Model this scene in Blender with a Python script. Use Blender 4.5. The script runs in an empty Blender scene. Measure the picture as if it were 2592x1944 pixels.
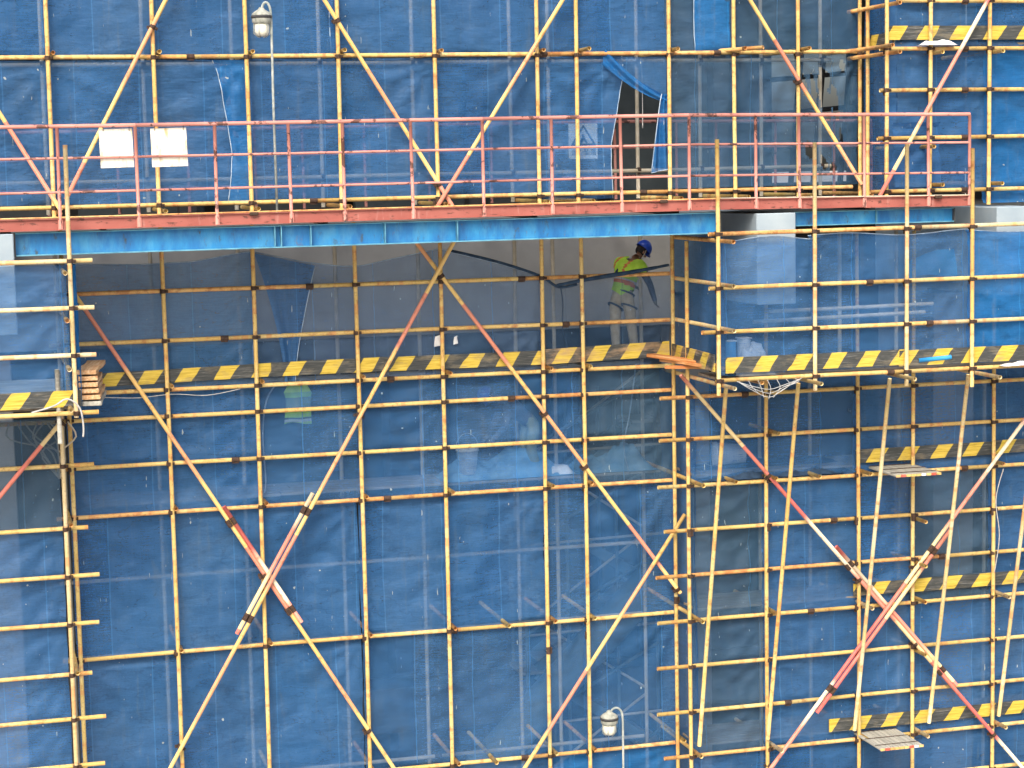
import bpy, bmesh, math, random
from mathutils import Vector, Matrix, noise
random.seed(7)
sc = bpy.context.scene
COL = sc.collection
PI = math.pi
rad = math.radians

# ------------------------------------------------------------------ camera
cam_d = bpy.data.cameras.new('camera'); cam = bpy.data.objects.new('camera', cam_d); COL.objects.link(cam)
cam_d.sensor_width = 36.0; cam_d.lens = 70.48; cam_d.clip_end = 6000; cam_d.clip_start = 0.1
def cam_axes(p, y, r):
    f = Vector((math.sin(y)*math.cos(p), math.cos(y)*math.cos(p), -math.sin(p)))
    rt = Vector((math.cos(y), -math.sin(y), 0)); dn = f.cross(rt)
    return rt*math.cos(r)+dn*math.sin(r), -rt*math.sin(r)+dn*math.cos(r), f
rt, dn, fw = cam_axes(rad(6.1746), rad(15.179), rad(1.1528))
m3 = Matrix((rt, -dn, -fw)).transposed()
cam.matrix_world = Matrix.Translation(-fw*31.0) @ m3.to_4x4()
sc.camera = cam

# ------------------------------------------------------------------ light
SUN_EL, SUN_AZ = rad(46), rad(-27)          # azimuth measured from -Y (towards the viewer) to +X
sun_dir = Vector((math.sin(SUN_AZ)*math.cos(SUN_EL), -math.cos(SUN_AZ)*math.cos(SUN_EL), math.sin(SUN_EL)))
w = bpy.data.worlds.new('World'); sc.world = w; w.use_nodes = True
wn = w.node_tree
sky = wn.nodes.new('ShaderNodeTexSky'); sky.sky_type = 'NISHITA'; sky.sun_disc = False
sky.sun_elevation = SUN_EL; sky.sun_rotation = math.atan2(sun_dir.x, sun_dir.y); sky.dust_density = 6.0; sky.air_density = 1.0
sky.ozone_density = 0.6
bg = wn.nodes['Background']; bg.inputs[1].default_value = 0.15
wn.links.new(sky.outputs[0], bg.inputs[0])
sd = bpy.data.lights.new('sun', 'SUN'); sd.energy = 0.78; sd.angle = rad(22); sd.color = (1, 0.95, 0.87)
so = bpy.data.objects.new('sun', sd); COL.objects.link(so)
so.rotation_euler = (-sun_dir).to_track_quat('-Z', 'Y').to_euler(); so.location = (0, -30, 40)
vs = sc.view_settings; vs.view_transform = 'Standard'; vs.look = 'None'; vs.gamma = 1; vs.exposure = 1.1
vs.use_curve_mapping = False
sc.render.engine = 'CYCLES'
sc.cycles.transparent_max_bounces = 16

# ------------------------------------------------------------------ material helpers
class NT:
    def __init__(s, name):
        s.m = bpy.data.materials.new(name); s.m.use_nodes = True; s.t = s.m.node_tree
        s.t.nodes.clear(); s.out = s.t.nodes.new('ShaderNodeOutputMaterial')
    def n(s, typ, ins=None, **kw):
        nd = s.t.nodes.new('ShaderNode'+typ)
        for k, v in kw.items(): setattr(nd, k, v)
        for k, v in (ins or {}).items():
            if isinstance(v, bpy.types.NodeSocket): s.t.links.new(v, nd.inputs[k])
            else: nd.inputs[k].default_value = v
        return nd
    def math(s, op, a, b=0.0, c=None):
        d = {0: a, 1: b}
        if c is not None: d[2] = c
        return s.n('Math', d, operation=op).outputs[0]
    def mix(s, fac, a, b):
        nd = s.t.nodes.new('ShaderNodeMix'); nd.data_type = 'RGBA'
        for i, v in ((0, fac), (6, a), (7, b)):
            if isinstance(v, bpy.types.NodeSocket): s.t.links.new(v, nd.inputs[i])
            else: nd.inputs[i].default_value = (v if i == 0 or len(v) == 4 else (*v, 1))
        return nd.outputs[2]
    def ramp(s, fac, stops, interp='LINEAR'):
        nd = s.n('ValToRGB', {0: fac}); cr = nd.color_ramp; cr.interpolation = interp
        while len(cr.elements) < len(stops): cr.elements.new(0.5)
        for e, (p, c) in zip(cr.elements, stops):
            e.position = p; e.color = (c if len(c) == 4 else (*c, 1)) if not isinstance(c, (int, float)) else (c, c, c, 1)
        return nd.outputs[0]
    def coords(s, scale=(1, 1, 1), rnd=True):
        tc = s.n('TexCoord').outputs['Object']
        mp = s.n('Mapping', {'Vector': tc, 'Scale': scale})
        if rnd:
            r = s.n('ObjectInfo').outputs['Random']
            cb = s.n('CombineXYZ', {0: s.math('MULTIPLY', r, 37.0), 1: s.math('MULTIPLY', r, 71.0), 2: s.math('MULTIPLY', r, 53.0)})
            s.t.links.new(cb.outputs[0], mp.inputs['Location'])
        return mp.outputs[0]
    def rand(s): return s.n('ObjectInfo').outputs['Random']
    def noise(s, vec, scale, detail=3, rough=0.55, out=0):
        return s.n('TexNoise', {'Vector': vec, 'Scale': scale, 'Detail': detail, 'Roughness': rough}).outputs[out]
    def principled(s, col, rough=0.6, bump=None, bstr=0.3, bdist=0.01, metal=0.0, spec=0.4):
        p = s.n('BsdfPrincipled', {'Base Color': col if isinstance(col, bpy.types.NodeSocket) else (*col, 1), 'Roughness': rough, 'Metallic': metal, 'Specular IOR Level': spec})
        if bump is not None:
            b = s.n('Bump', {'Height': bump, 'Strength': bstr, 'Distance': bdist})
            s.t.links.new(b.outputs[0], p.inputs['Normal'])
        return p
    def done(s, shader):
        s.t.links.new(shader.outputs[0] if hasattr(shader, 'outputs') else shader, s.out.inputs[0]); return s.m

def m_tube(name, cols, rust=0.55, rustcol=(0.33, 0.11, 0.03)):
    k = NT(name); v = k.coords((1, 1, 1))
    vz = k.coords((0.25, 0.25, 1.0))
    base = k.ramp(k.noise(vz, 1.6, 2), [(0.3, cols[0]), (0.5, cols[1]), (0.68, cols[2])])
    rv = k.rand()
    base = k.mix(k.math('MULTIPLY', rv, 0.35), base, (cols[1][0]*0.72, cols[1][1]*0.62, cols[1][2]*0.55))
    ring = k.ramp(k.noise(k.coords((0.02, 0.02, 1.0)), 7.0, 1), [(0.565, 0.0), (0.64, 1.0)])
    sp = k.ramp(k.noise(v, 9.0, 4, 0.65), [(rust, 0.0), (rust+0.1, 1.0)])
    base = k.mix(k.math('MULTIPLY', ring, 0.6), base, (0.58, 0.24, 0.08))
    base = k.mix(k.math('MULTIPLY', sp, 0.6), base, rustcol)
    dirt = k.ramp(k.noise(v, 30, 3), [(0.55, 0.0), (0.75, 0.5)])
    base = k.mix(dirt, base, (0.12, 0.09, 0.06))
    return k.done(k.principled(base, 0.5, k.noise(v, 60, 2), 0.25, 0.004))
M = {}
M['tube'] = m_tube('scaffold_yellow_paint', [(0.56, 0.36, 0.11), (0.65, 0.47, 0.16), (0.68, 0.54, 0.24)])
M['tube_old'] = m_tube('scaffold_orange_paint', [(0.58, 0.29, 0.10), (0.67, 0.40, 0.14), (0.68, 0.47, 0.2)], 0.5)
M['tube_pale'] = m_tube('scaffold_faded_paint', [(0.52, 0.40, 0.17), (0.62, 0.50, 0.26), (0.68, 0.6, 0.4)], 0.6)
def m_band(name, cols, period):
    k = NT(name)
    tc = k.n('TexCoord').outputs['Object']
    z = k.n('SeparateXYZ', {0: tc}).outputs[2]
    u = k.math('FRACT', k.math('ADD', k.math('DIVIDE', k.math('ADD', z, k.math('MULTIPLY', k.noise(k.coords((0, 0, .6)), 1.3, 1), 1.3)), period), k.math('MULTIPLY', k.rand(), 3.0)))
    n = len(cols); st = []
    for i, c in enumerate(cols):
        a = i/n; st += [(a+0.02, c), ((i+1)/n-0.02, c)]
    base = k.ramp(u, st)
    v = k.coords()
    sp = k.ramp(k.noise(v, 8.0, 4, 0.65), [(0.56, 0.0), (0.66, 1.0)])
    base = k.mix(k.math('MULTIPLY', sp, 0.5), base, (0.3, 0.09, 0.04))
    return k.done(k.principled(base, 0.5, k.noise(v, 60, 2), 0.25, 0.004))
M['band'] = m_band('brace_banded_paint', [(0.6, 0.23, 0.15), (0.7, 0.46, 0.16), (0.66, 0.33, 0.16), (0.72, 0.5, 0.18)], 4.2)
M['band_red'] = m_band('brace_red_white_paint', [(0.62, 0.19, 0.14), (0.58, 0.14, 0.12), (0.78, 0.68, 0.48), (0.64, 0.25, 0.18), (0.74, 0.58, 0.3)], 5.0)

def m_simple(name, c1, c2, scale=4, rough=0.7, bump=0.2, vscale=(1, 1, 1), spec=0.3, detail=4):
    k = NT(name); v = k.coords(vscale); nz = k.noise(v, scale, detail)
    col = k.ramp(nz, [(0.32, c1), (0.68, c2)])
    return k.done(k.principled(col, rough, k.noise(v, scale*6, 3), bump, 0.01, spec=spec))
M['coupler'] = m_simple('coupler_rust', (0.026, 0.018, 0.014), (0.085, 0.048, 0.032), 30, 0.75)
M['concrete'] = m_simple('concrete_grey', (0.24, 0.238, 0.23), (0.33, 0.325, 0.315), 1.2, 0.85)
M['concrete_dark'] = m_simple('concrete_interior_shade', (0.04, 0.045, 0.046), (0.08, 0.085, 0.083), 1.0, 0.9)  # interior darkness put into the concrete colour
M['girder'] = m_simple('girder_pale_paint', (0.25, 0.32, 0.375), (0.33, 0.40, 0.44), 1.5, 0.7)
M['steel_grey'] = m_simple('steel_blue_grey', (0.09, 0.13, 0.15), (0.15, 0.19, 0.2), 3, 0.6)
M['panel'] = m_simple('panel_green_grey', (0.045, 0.058, 0.062), (0.075, 0.09, 0.092), 2, 0.7)
M['steel_dark'] = m_simple('steel_dark', (0.03, 0.032, 0.035), (0.07, 0.07, 0.07), 3, 0.7)
M['grey_tube'] = m_simple('tube_weathered', (0.42, 0.36, 0.25), (0.6, 0.54, 0.43), 5, 0.7)
M['rope'] = m_simple('rope_white', (0.32, 0.33, 0.32), (0.5, 0.5, 0.48), 20, 0.9)
M['white'] = m_simple('white_bag', (0.55, 0.57, 0.58), (0.75, 0.75, 0.74), 8, 0.8)
M['bucket'] = m_simple('bucket_plastic', (0.6, 0.66, 0.72), (0.74, 0.78, 0.8), 5, 0.5)
M['black'] = m_simple('black_paint', (0.015, 0.02, 0.025), (0.03, 0.035, 0.04), 6, 0.7)
M['sign_back'] = m_simple('sign_faded', (0.62, 0.62, 0.54), (0.78, 0.77, 0.68), 3, 0.6)
M['ground'] = m_simple('ground_concrete', (0.30, 0.28, 0.25), (0.42, 0.40, 0.37), 0.5, 0.9)
M['bag_red'] = m_simple('red_paint_end', (0.5, 0.08, 0.05), (0.6, 0.14, 0.09), 9, 0.7)
M['lamp_metal'] = m_simple('lamp_cast_metal', (0.2, 0.22, 0.19), (0.4, 0.41, 0.36), 15, 0.5)
M['lamp_pole'] = m_simple('lamp_galvanised', (0.2, 0.24, 0.23), (0.42, 0.45, 0.42), 12, 0.6)
M['tarp'] = m_simple('tarp_cyan', (0.02, 0.22, 0.52), (0.04, 0.32, 0.62), 3, 0.5, 0.3)
M['tarp_dusty'] = m_simple('tarp_dusty_blue', (0.08, 0.24, 0.42), (0.2, 0.36, 0.48), 5, 0.7, 0.4)
M['cyan_box'] = m_simple('tin_blue', (0.05, 0.3, 0.65), (0.1, 0.4, 0.75), 5, 0.4)
def m_wood(name, c1, c2, c3):
    k = NT(name); v = k.coords((0.4, 6, 6))
    col = k.ramp(k.noise(v, 5, 5, 0.65), [(0.3, c1), (0.5, c2), (0.7, c3)])
    return k.done(k.principled(col, 0.85, k.noise(v, 12, 4), 0.6, 0.01))
M['wood'] = m_wood('plank_weathered', (0.16, 0.13, 0.1), (0.26, 0.22, 0.17), (0.36, 0.32, 0.26))
M['wood_grey'] = m_wood('plank_grey', (0.22, 0.22, 0.19), (0.32, 0.32, 0.28), (0.46, 0.45, 0.4))
M['wood_flake'] = m_wood('plank_flaking', (0.40, 0.17, 0.07), (0.55, 0.34, 0.17), (0.66, 0.52, 0.34))
M['wood_orange'] = m_wood('plank_orange', (0.33, 0.11, 0.035), (0.5, 0.2, 0.06), (0.62, 0.38, 0.18))
def m_red():
    k = NT('red_oxide_paint'); v = k.coords()
    col = k.ramp(k.noise(v, 2.5, 3), [(0.3, (0.47, 0.18, 0.145)), (0.7, (0.58, 0.27, 0.225))])
    chip = k.ramp(k.noise(k.coords((1, 1, 1)), 4.2, 5, 0.7), [(0.56, 0.0), (0.59, 1.0)])
    col = k.mix(k.math('MULTIPLY', chip, 0.85), col, (0.06, 0.028, 0.02))
    return k.done(k.principled(col, 0.55, k.math('MULTIPLY', chip, -1.0), 0.4, 0.003))
M['red'] = m_red()
def m_chan():
    k = NT('red_oxide_channel'); v = k.coords(rnd=False)
    col = k.ramp(k.noise(v, 1.8, 4), [(0.3, (0.26, 0.07, 0.055)), (0.7, (0.36, 0.12, 0.095))])
    st = k.ramp(k.noise(k.coords((2.2, 1, 7), False), 2.4, 5, 0.7), [(0.57, 0.0), (0.63, 1.0)])
    col = k.mix(k.math('MULTIPLY', st, 0.8), col, (0.05, 0.022, 0.016))
    pale = k.ramp(k.noise(k.coords((4, 1, .7), False), 3.0, 4, 0.6), [(0.6, 0.0), (0.75, 0.5)])
    col = k.mix(pale, col, (0.5, 0.3, 0.26))
    return k.done(k.principled(col, 0.65, k.noise(v, 25, 3), 0.3, 0.004))
M['chan'] = m_chan()
def m_beam():
    k = NT('beam_blue_paint'); v = k.coords((1, 1, 0.35), False)
    col = k.ramp(k.noise(v, 2.6, 5, 0.65), [(0.28, (0.008, 0.085, 0.25)), (0.45, (0.014, 0.15, 0.38)), (0.6, (0.02, 0.22, 0.47)), (0.78, (0.07, 0.36, 0.58))])
    run = k.ramp(k.noise(k.coords((2.2, 1, .8), False), 2.2, 5, 0.65), [(0.48, 0.0), (0.7, 0.5)])
    col = k.mix(run, col, (0.1, 0.33, 0.48))
    rs = k.ramp(k.noise(k.coords((1, 1, .35), False), 10, 6, 0.75), [(0.58, 0.0), (0.68, 0.9)])
    col = k.mix(rs, col, (0.05, 0.07, 0.07))
    rs2 = k.ramp(k.noise(k.coords((1, 1, .5), False), 4, 6, 0.75), [(0.63, 0.0), (0.7, 0.7)])
    col = k.mix(rs2, col, (0.14, 0.1, 0.06))
    return k.done(k.principled(col, 0.5, k.noise(v, 20, 3), 0.3, 0.005))
M['beam'] = m_beam()
M['flange'] = m_simple('beam_flange_worn', (0.06, 0.2, 0.3), (0.14, 0.38, 0.5), 6, 0.6)
def m_deck():
    k = NT('deck_plate_rust'); v = k.coords()
    col = k.ramp(k.noise(v, 3, 4), [(0.3, (0.07, 0.04, 0.035)), (0.7, (0.17, 0.11, 0.09))])
    return k.done(k.principled(col, 0.8, k.noise(v, 40, 2), 0.4, 0.004))
M['deck'] = m_deck()
def m_toe(name, worn):
    k = NT(name); tc = k.n('TexCoord').outputs['Object']
    sp = k.n('SeparateXYZ', {0: tc}); x, z = sp.outputs[0], sp.outputs[2]
    wob = k.math('MULTIPLY', k.noise(k.coords((1, 1, 1)), 2.2, 3), 0.12)
    u = k.math('FRACT', k.math('ADD', k.math('DIVIDE', k.math('ADD', k.math('SUBTRACT', x, k.math('MULTIPLY', z, 0.68)), wob), 0.56), k.rand()))
    yel = k.ramp(u, [(0.0, 0.0), (0.015, 1.0), (0.47, 1.0), (0.485, 0.0)])
    grain = k.noise(k.coords((0.35, 4, 9)), 9, 5, 0.7)
    y = k.ramp(grain, [(0.3, (0.2, 0.13, 0.02)), (0.46, (0.50, 0.36, 0.04)), (0.66, (0.64, 0.49, 0.10))])
    b = k.ramp(grain, [(0.35, (0.02, 0.025, 0.025)), (0.56, (0.055, 0.06, 0.058)), (0.68, (0.2, 0.2, 0.19))])
    col = k.mix(yel, b, y)
    wr = k.ramp(k.noise(k.coords((1, 1, 3)), 2.2, 5, 0.65), [(0.54-worn, 0.0), (0.74-worn, 0.8)])
    col = k.mix(wr, col, (0.36, 0.24, 0.13) if worn > 0.05 else (0.2, 0.17, 0.11))
    return k.done(k.principled(col, 0.75, grain, 0.4, 0.006))
M['toe'] = m_toe('toe_board_stripes', 0.0)
M['toe_worn'] = m_toe('toe_board_stripes_worn', 0.07)

def m_net(name, c1, c2, alpha, transl=0.3):
    k = NT(name); v = k.coords()
    tc = k.n('TexCoord').outputs['Object']; sx = k.n('SeparateXYZ', {0: tc})
    px = k.math('ADD', k.math('DIVIDE', sx.outputs[0], 0.93), k.math('MULTIPLY', k.rand(), 17.3))
    panel = k.n('TexWhiteNoise', {'W': k.math('FLOOR', px)}, noise_dimensions='1D').outputs[0]
    fr = k.math('FRACT', px)
    seam = k.ramp(k.math('ADD', fr, k.math('MULTIPLY', k.noise(k.coords((1, 1, 1.2)), 1.5, 1), 0.03)), [(0.0, 0.0), (0.016, 0.0), (0.018, 1.0), (0.034, 1.0), (0.037, 0.0)])
    big = k.noise(v, 0.7, 3)
    streak = k.noise(k.coords((9, 9, 0.35)), 1.6, 3)
    weave = k.noise(k.coords((1.5, 1, 40)), 3.0, 2)
    grain = k.noise(v, 38, 2, 0.7)
    col = k.ramp(big, [(0.3, c1), (0.7, c2)])
    col = k.mix(k.math('MULTIPLY', panel, 0.4), col, (c1[0]*1.5+0.01, c1[1]*0.95, c1[2]*0.72))
    col = k.mix(k.math('MULTIPLY', seam, 0.22), col, (c2[0]*1.6, c2[1]*1.5, c2[2]*1.3))
    col = k.mix(k.ramp(streak, [(0.58, 0.0), (0.78, 0.4)]), col, (0.14, 0.2, 0.26))
    dust = k.ramp(k.noise(v, 1.4, 6, 0.7), [(0.5, 0.0), (0.78, 0.3)])
    col = k.mix(dust, col, (0.13, 0.165, 0.18))
    crease_shade = k.ramp(k.noise(k.coords((0.8, 1, 1.8)), 1.3, 4, 0.55), [(0.485, 0.0), (0.5, 1.0), (0.515, 0.0)])
    col = k.mix(k.math('MULTIPLY', crease_shade, 0.2), col, (0.01, 0.03, 0.09))  # fold shade painted in as thin dark crease lines
    g = k.n('HueSaturation', {'Value': k.math('ADD', 0.62, k.math('MULTIPLY', k.math('ADD', grain, weave), 0.38)), 'Color': col})
    col = g.outputs[0]
    # dried paint drips and specks stuck in the mesh
    drip = k.ramp(k.noise(k.coords((11, 11, 1.3)), 2.6, 2, 0.5), [(0.745, 0.0), (0.765, 1.0)])
    speck = k.ramp(k.noise(v, 10.5, 1, 0.5), [(0.79, 0.0), (0.81, 1.0)])
    mark = k.math('MAXIMUM', drip, speck)
    col = k.mix(k.math('MULTIPLY', mark, 0.8), col, (0.46, 0.52, 0.5))
    h = k.math('ADD', k.noise(k.coords((1.0, 1.0, 1.7)), 1.7, 4, 0.55), k.math('MULTIPLY', k.noise(k.coords((0.8, 1, 2.2)), 6.0, 3), 0.25))
    bmp = k.n('Bump', {'Height': h, 'Strength': 0.5, 'Distance': 0.1})
    df = k.n('BsdfDiffuse', {'Color': col, 'Normal': bmp.outputs[0]})
    tl = k.n('BsdfTranslucent', {'Color': col, 'Normal': bmp.outputs[0]})
    gl = k.n('BsdfGlossy', {'Color': (0.5, 0.6, 0.7, 1), 'Roughness': 0.5, 'Normal': bmp.outputs[0]})
    a = k.n('MixShader', {0: transl, 1: df.outputs[0], 2: tl.outputs[0]})
    a = k.n('MixShader', {0: 0.03, 1: a.outputs[0], 2: gl.outputs[0]})
    tr = k.n('BsdfTransparent', {'Color': (0.86, 0.93, 1.0, 1)})
    fac = k.math('ADD', alpha-0.12, k.math('ADD', k.math('MULTIPLY', weave, 0.1), k.math('MULTIPLY', streak, 0.08)))
    fac = k.math('ADD', fac, k.math('ADD', k.math('MULTIPLY', panel, 0.1), k.math('MULTIPLY', seam, 0.15)))
    fac = k.math('MAXIMUM', fac, k.math('MULTIPLY', mark, 0.9))
    return k.done(k.n('MixShader', {0: fac, 1: tr.outputs[0], 2: a.outputs[0]}))
M['net'] = m_net('safety_net_blue', (0.033, 0.145, 0.375), (0.045, 0.19, 0.465), 0.62)
M['net_dark'] = m_net('safety_net_dull', (0.045, 0.12, 0.21), (0.055, 0.15, 0.30), 0.58)
M['net_thin'] = m_net('safety_net_thin', (0.11, 0.235, 0.45), (0.135, 0.285, 0.54), 0.43)  # colour also lightened to make up for the walkway's shade
M['net_veil'] = m_net('safety_net_veil', (0.085, 0.2, 0.4), (0.1, 0.24, 0.48), 0.29)
M['net_mid'] = m_net('safety_net_worn', (0.042, 0.165, 0.40), (0.055, 0.21, 0.5), 0.52)
M['net_shade_lift'] = m_net('safety_net_recess', (0.06, 0.2, 0.44), (0.08, 0.245, 0.53), 0.58)  # recess copy of the net, its colour lifted against the shade there
M['net_bright'] = m_net('safety_net_fresh', (0.012, 0.15, 0.44), (0.02, 0.2, 0.54), 0.72)
M['hem'] = m_simple('net_hem', (0.2, 0.3, 0.42), (0.4, 0.5, 0.6), 10, 0.8)
M['net_roll'] = m_simple('net_rolled', (0.012, 0.03, 0.06), (0.03, 0.065, 0.12), 12, 0.8)

# ------------------------------------------------------------------ object helpers
WM = {}
def put(o, mw, parent=None):
    o.matrix_basis = mw
    if parent is not None:
        o.parent = parent; o.matrix_parent_inverse = WM[parent.name].inverted()
    WM[o.name] = mw.copy(); return o
def obj(name, me, mat=None, parent=None, mw=None):
    o = bpy.data.objects.new(name, me); COL.objects.link(o)
    if mat and not me.materials: me.materials.append(M[mat] if isinstance(mat, str) else mat)
    put(o, mw or Matrix(), parent); return o
def tag(o, label, cat, group=None):
    o['label'] = label; o['category'] = cat
    if group: o['group'] = group
    return o
def thing(name, label, cat, loc, group=None):
    o = bpy.data.objects.new(name, None); COL.objects.link(o); o.empty_display_size = 0.1
    put(o, Matrix.Translation(Vector(loc))); return tag(o, label, cat, group)
def T(x, y, z): return Matrix.Translation((x, y, z))
def mesh(name, v, f, smooth=False):
    me = bpy.data.meshes.new(name); me.from_pydata([tuple(p) for p in v], [], f); me.update()
    if smooth: me.polygons.foreach_set('use_smooth', [True]*len(me.polygons))
    return me
def boxdata(x0, x1, y0, y1, z0, z1, V=None, F=None):
    V = [] if V is None else V; F = [] if F is None else F
    b = len(V)
    V += [(x0,y0,z0),(x1,y0,z0),(x1,y1,z0),(x0,y1,z0),(x0,y0,z1),(x1,y0,z1),(x1,y1,z1),(x0,y1,z1)]
    F += [tuple(b+i for i in q) for q in ((0,3,2,1),(4,5,6,7),(0,1,5,4),(1,2,6,5),(2,3,7,6),(3,0,4,7))]
    return V, F
def bevel_mesh(me, w, seg=1):
    bm = bmesh.new(); bm.from_mesh(me)
    bmesh.ops.bevel(bm, geom=bm.edges[:], offset=w, segments=seg, affect='EDGES', clamp_overlap=True)
    bm.to_mesh(me); bm.free(); return me
def box(name, mat, parent, x0, x1, y0, y1, z0, z1, bev=0.0, mw=None):
    c = ((x0+x1)/2, (y0+y1)/2, z0)
    V, F = boxdata(x0-c[0], x1-c[0], y0-c[1], y1-c[1], 0, z1-z0)
    me = mesh(name, V, F)
    if bev: bevel_mesh(me, bev)
    return obj(name, me, mat, parent, T(*c) if mw is None else mw @ T(*c))
def tube_me(L, r, n=12, bow=0.0, wall=True, segs=None):
    V, F = [], []; segs = segs or max(1, min(8, int(L/1.2)))
    ph = random.uniform(0, 2*PI); ax, ay = bow*math.cos(ph), bow*math.sin(ph)
    for i in range(segs+1):
        t = i/segs; s = math.sin(PI*t)
        for j in range(n):
            a = 2*PI*j/n; V.append((r*math.cos(a)+ax*s, r*math.sin(a)+ay*s, L*t))
    for i in range(segs):
        for j in range(n):
            F.append((i*n+j, i*n+(j+1) % n, (i+1)*n+(j+1) % n, (i+1)*n+j))
    if wall:
        for end in (0, 1):
            zo, zi = (0, 0.05) if end == 0 else (L, L-0.05)
            b0 = 0 if end == 0 else segs*n
            b1 = len(V)
            for j in range(n): a = 2*PI*j/n; V.append((r*.78*math.cos(a), r*.78*math.sin(a), zo))
            b2 = len(V)
            for j in range(n): a = 2*PI*j/n; V.append((r*.78*math.cos(a), r*.78*math.sin(a), zi))
            for j in range(n):
                q = (j+1) % n
                A = [(b0+j, b1+j, b1+q, b0+q), (b1+j, b2+j, b2+q, b1+q)]
                F += A if end == 1 else [tuple(reversed(x)) for x in A]
            F.append(tuple(b2+j for j in (range(n) if end == 1 else reversed(range(n)))))
    return mesh('tube', V, F, True)
def dirmat(a, b):
    a, b = Vector(a), Vector(b); d = (b-a).normalized()
    return Matrix.Translation(a) @ d.to_track_quat('Z', 'Y').to_matrix().to_4x4()
TR = 0.0315
def tube(name, a, b, mat, parent, r=TR, bow=None, n=12, wall=True):
    L = (Vector(b)-Vector(a)).length
    me = tube_me(L, r, n, (0.0025*L if bow is None else bow)*random.uniform(-1, 1), wall)
    o = obj(name, me, mat, parent, dirmat(a, b)); return o
def path_tube(name, pts, r, mat, parent=None, n=7, label=None, taper=None):
    V, F = [], []; pts = [Vector(p) for p in pts]; o0 = pts[0].copy()
    up = Vector((0.31, 0.87, 0.38))
    for i, p in enumerate(pts):
        d = (pts[min(i+1, len(pts)-1)]-pts[max(i-1, 0)]).normalized()
        s = d.cross(up).normalized(); t = s.cross(d)
        rr = r if taper is None else r*taper[i]
        for j in range(n):
            a = 2*PI*j/n; V.append(p-o0+s*rr*math.cos(a)+t*rr*math.sin(a))
    for i in range(len(pts)-1):
        for j in range(n): F.append((i*n+j, i*n+(j+1) % n, (i+1)*n+(j+1) % n, (i+1)*n+j))
    F.append(tuple(reversed(range(n)))); F.append(tuple((len(pts)-1)*n+j for j in range(n)))
    return obj(name, mesh(name, V, F, True), mat, parent, T(*o0))
def smooth_pts(P, k=6):
    P = [Vector(p) for p in P]; out = []
    for i in range(len(P)-1):
        p0, p1, p2, p3 = P[max(i-1, 0)], P[i], P[i+1], P[min(i+2, len(P)-1)]
        for j in range(k):
            t = j/k
            out.append(0.5*((2*p1)+(p2-p0)*t+(2*p0-5*p1+4*p2-p3)*t*t+(3*p1-p0-3*p2+p3)*t**3))
    out.append(P[-1]); return out
# coupler: collar round Z at the origin, second collar at +Y turned by angle about Y
_cpl = {}
def coupler_me(ang=90.0):
    key = round(ang)
    if key in _cpl: return _cpl[key]
    V, F = [], []
    def collar(mw, r, h, n=10):
        b = len(V)
        prof = [(r*0.86, -h/2), (r, -h/2+0.006), (r, h/2-0.006), (r*0.86, h/2)]
        for (rr, z) in prof:
            for j in range(n): a = 2*PI*j/n; V.append(mw @ Vector((rr*math.cos(a), rr*math.sin(a), z)))
        for i in range(3):
            for j in range(n): F.append((b+i*n+j, b+i*n+(j+1) % n, b+(i+1)*n+(j+1) % n, b+(i+1)*n+j))
    def bx(mw, *d):
        b = len(V); v, f = boxdata(*d); V.extend(mw @ Vector(p) for p in v); F.extend(tuple(b+i for i in q) for q in f)
    collar(Matrix(), TR*1.33, 0.062)
    m2 = Matrix.Translation((0, 0.06, 0)) @ Matrix.Rotation(rad(key), 4, 'Y')
    collar(m2, TR*1.33, 0.062)
    bx(Matrix(), TR*1.1, TR*1.1+0.045, -0.014, 0.012, -0.022, 0.022)
    bx(Matrix(), TR*1.1+0.012, TR*1.1+0.026, -0.05, 0.03, -0.009, 0.009)
    bx(m2, TR*1.1, TR*1.1+0.045, -0.012, 0.014, -0.022, 0.022)
    bx(m2, TR*1.1+0.012, TR*1.1+0.026, -0.04, 0.04, -0.009, 0.009)
    me = mesh('coupler', V, F); me.materials.append(M['coupler']); _cpl[key] = me; return me
def coupler(parent, loc, flip=False, ang=90.0, mwrot=None):
    mw = T(*loc)
    if mwrot is not None: mw = mw @ mwrot
    if flip: mw = mw @ Matrix.Rotation(PI, 4, 'Z')
    mw = mw @ Matrix.Rotation(random.uniform(-0.08, 0.08), 4, 'X')
    return obj('coupler', coupler_me(ang), None, parent, mw)
_slv = None
def sleeve(parent, mw):
    global _slv
    if _slv is None:
        V, F = [], []; n = 10
        for z, r in ((-0.06, .034), (-0.055, .039), (-0.005, .039), (0, .036), (0.005, .039), (0.055, .039), (0.06, .034)):
            for j in range(n): a = 2*PI*j/n; V.append((r*math.cos(a), r*math.sin(a), z))
        for i in range(6):
            for j in range(n): F.append((i*n+j, i*n+(j+1) % n, (i+1)*n+(j+1) % n, (i+1)*n+j))
        boxdata(.03, .055, -.012, .012, -.05, .05, V, F)
        _slv = mesh('joint_sleeve', V, F); _slv.materials.append(M['coupler'])
    return obj('joint_sleeve', _slv, None, parent, mw)

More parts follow.
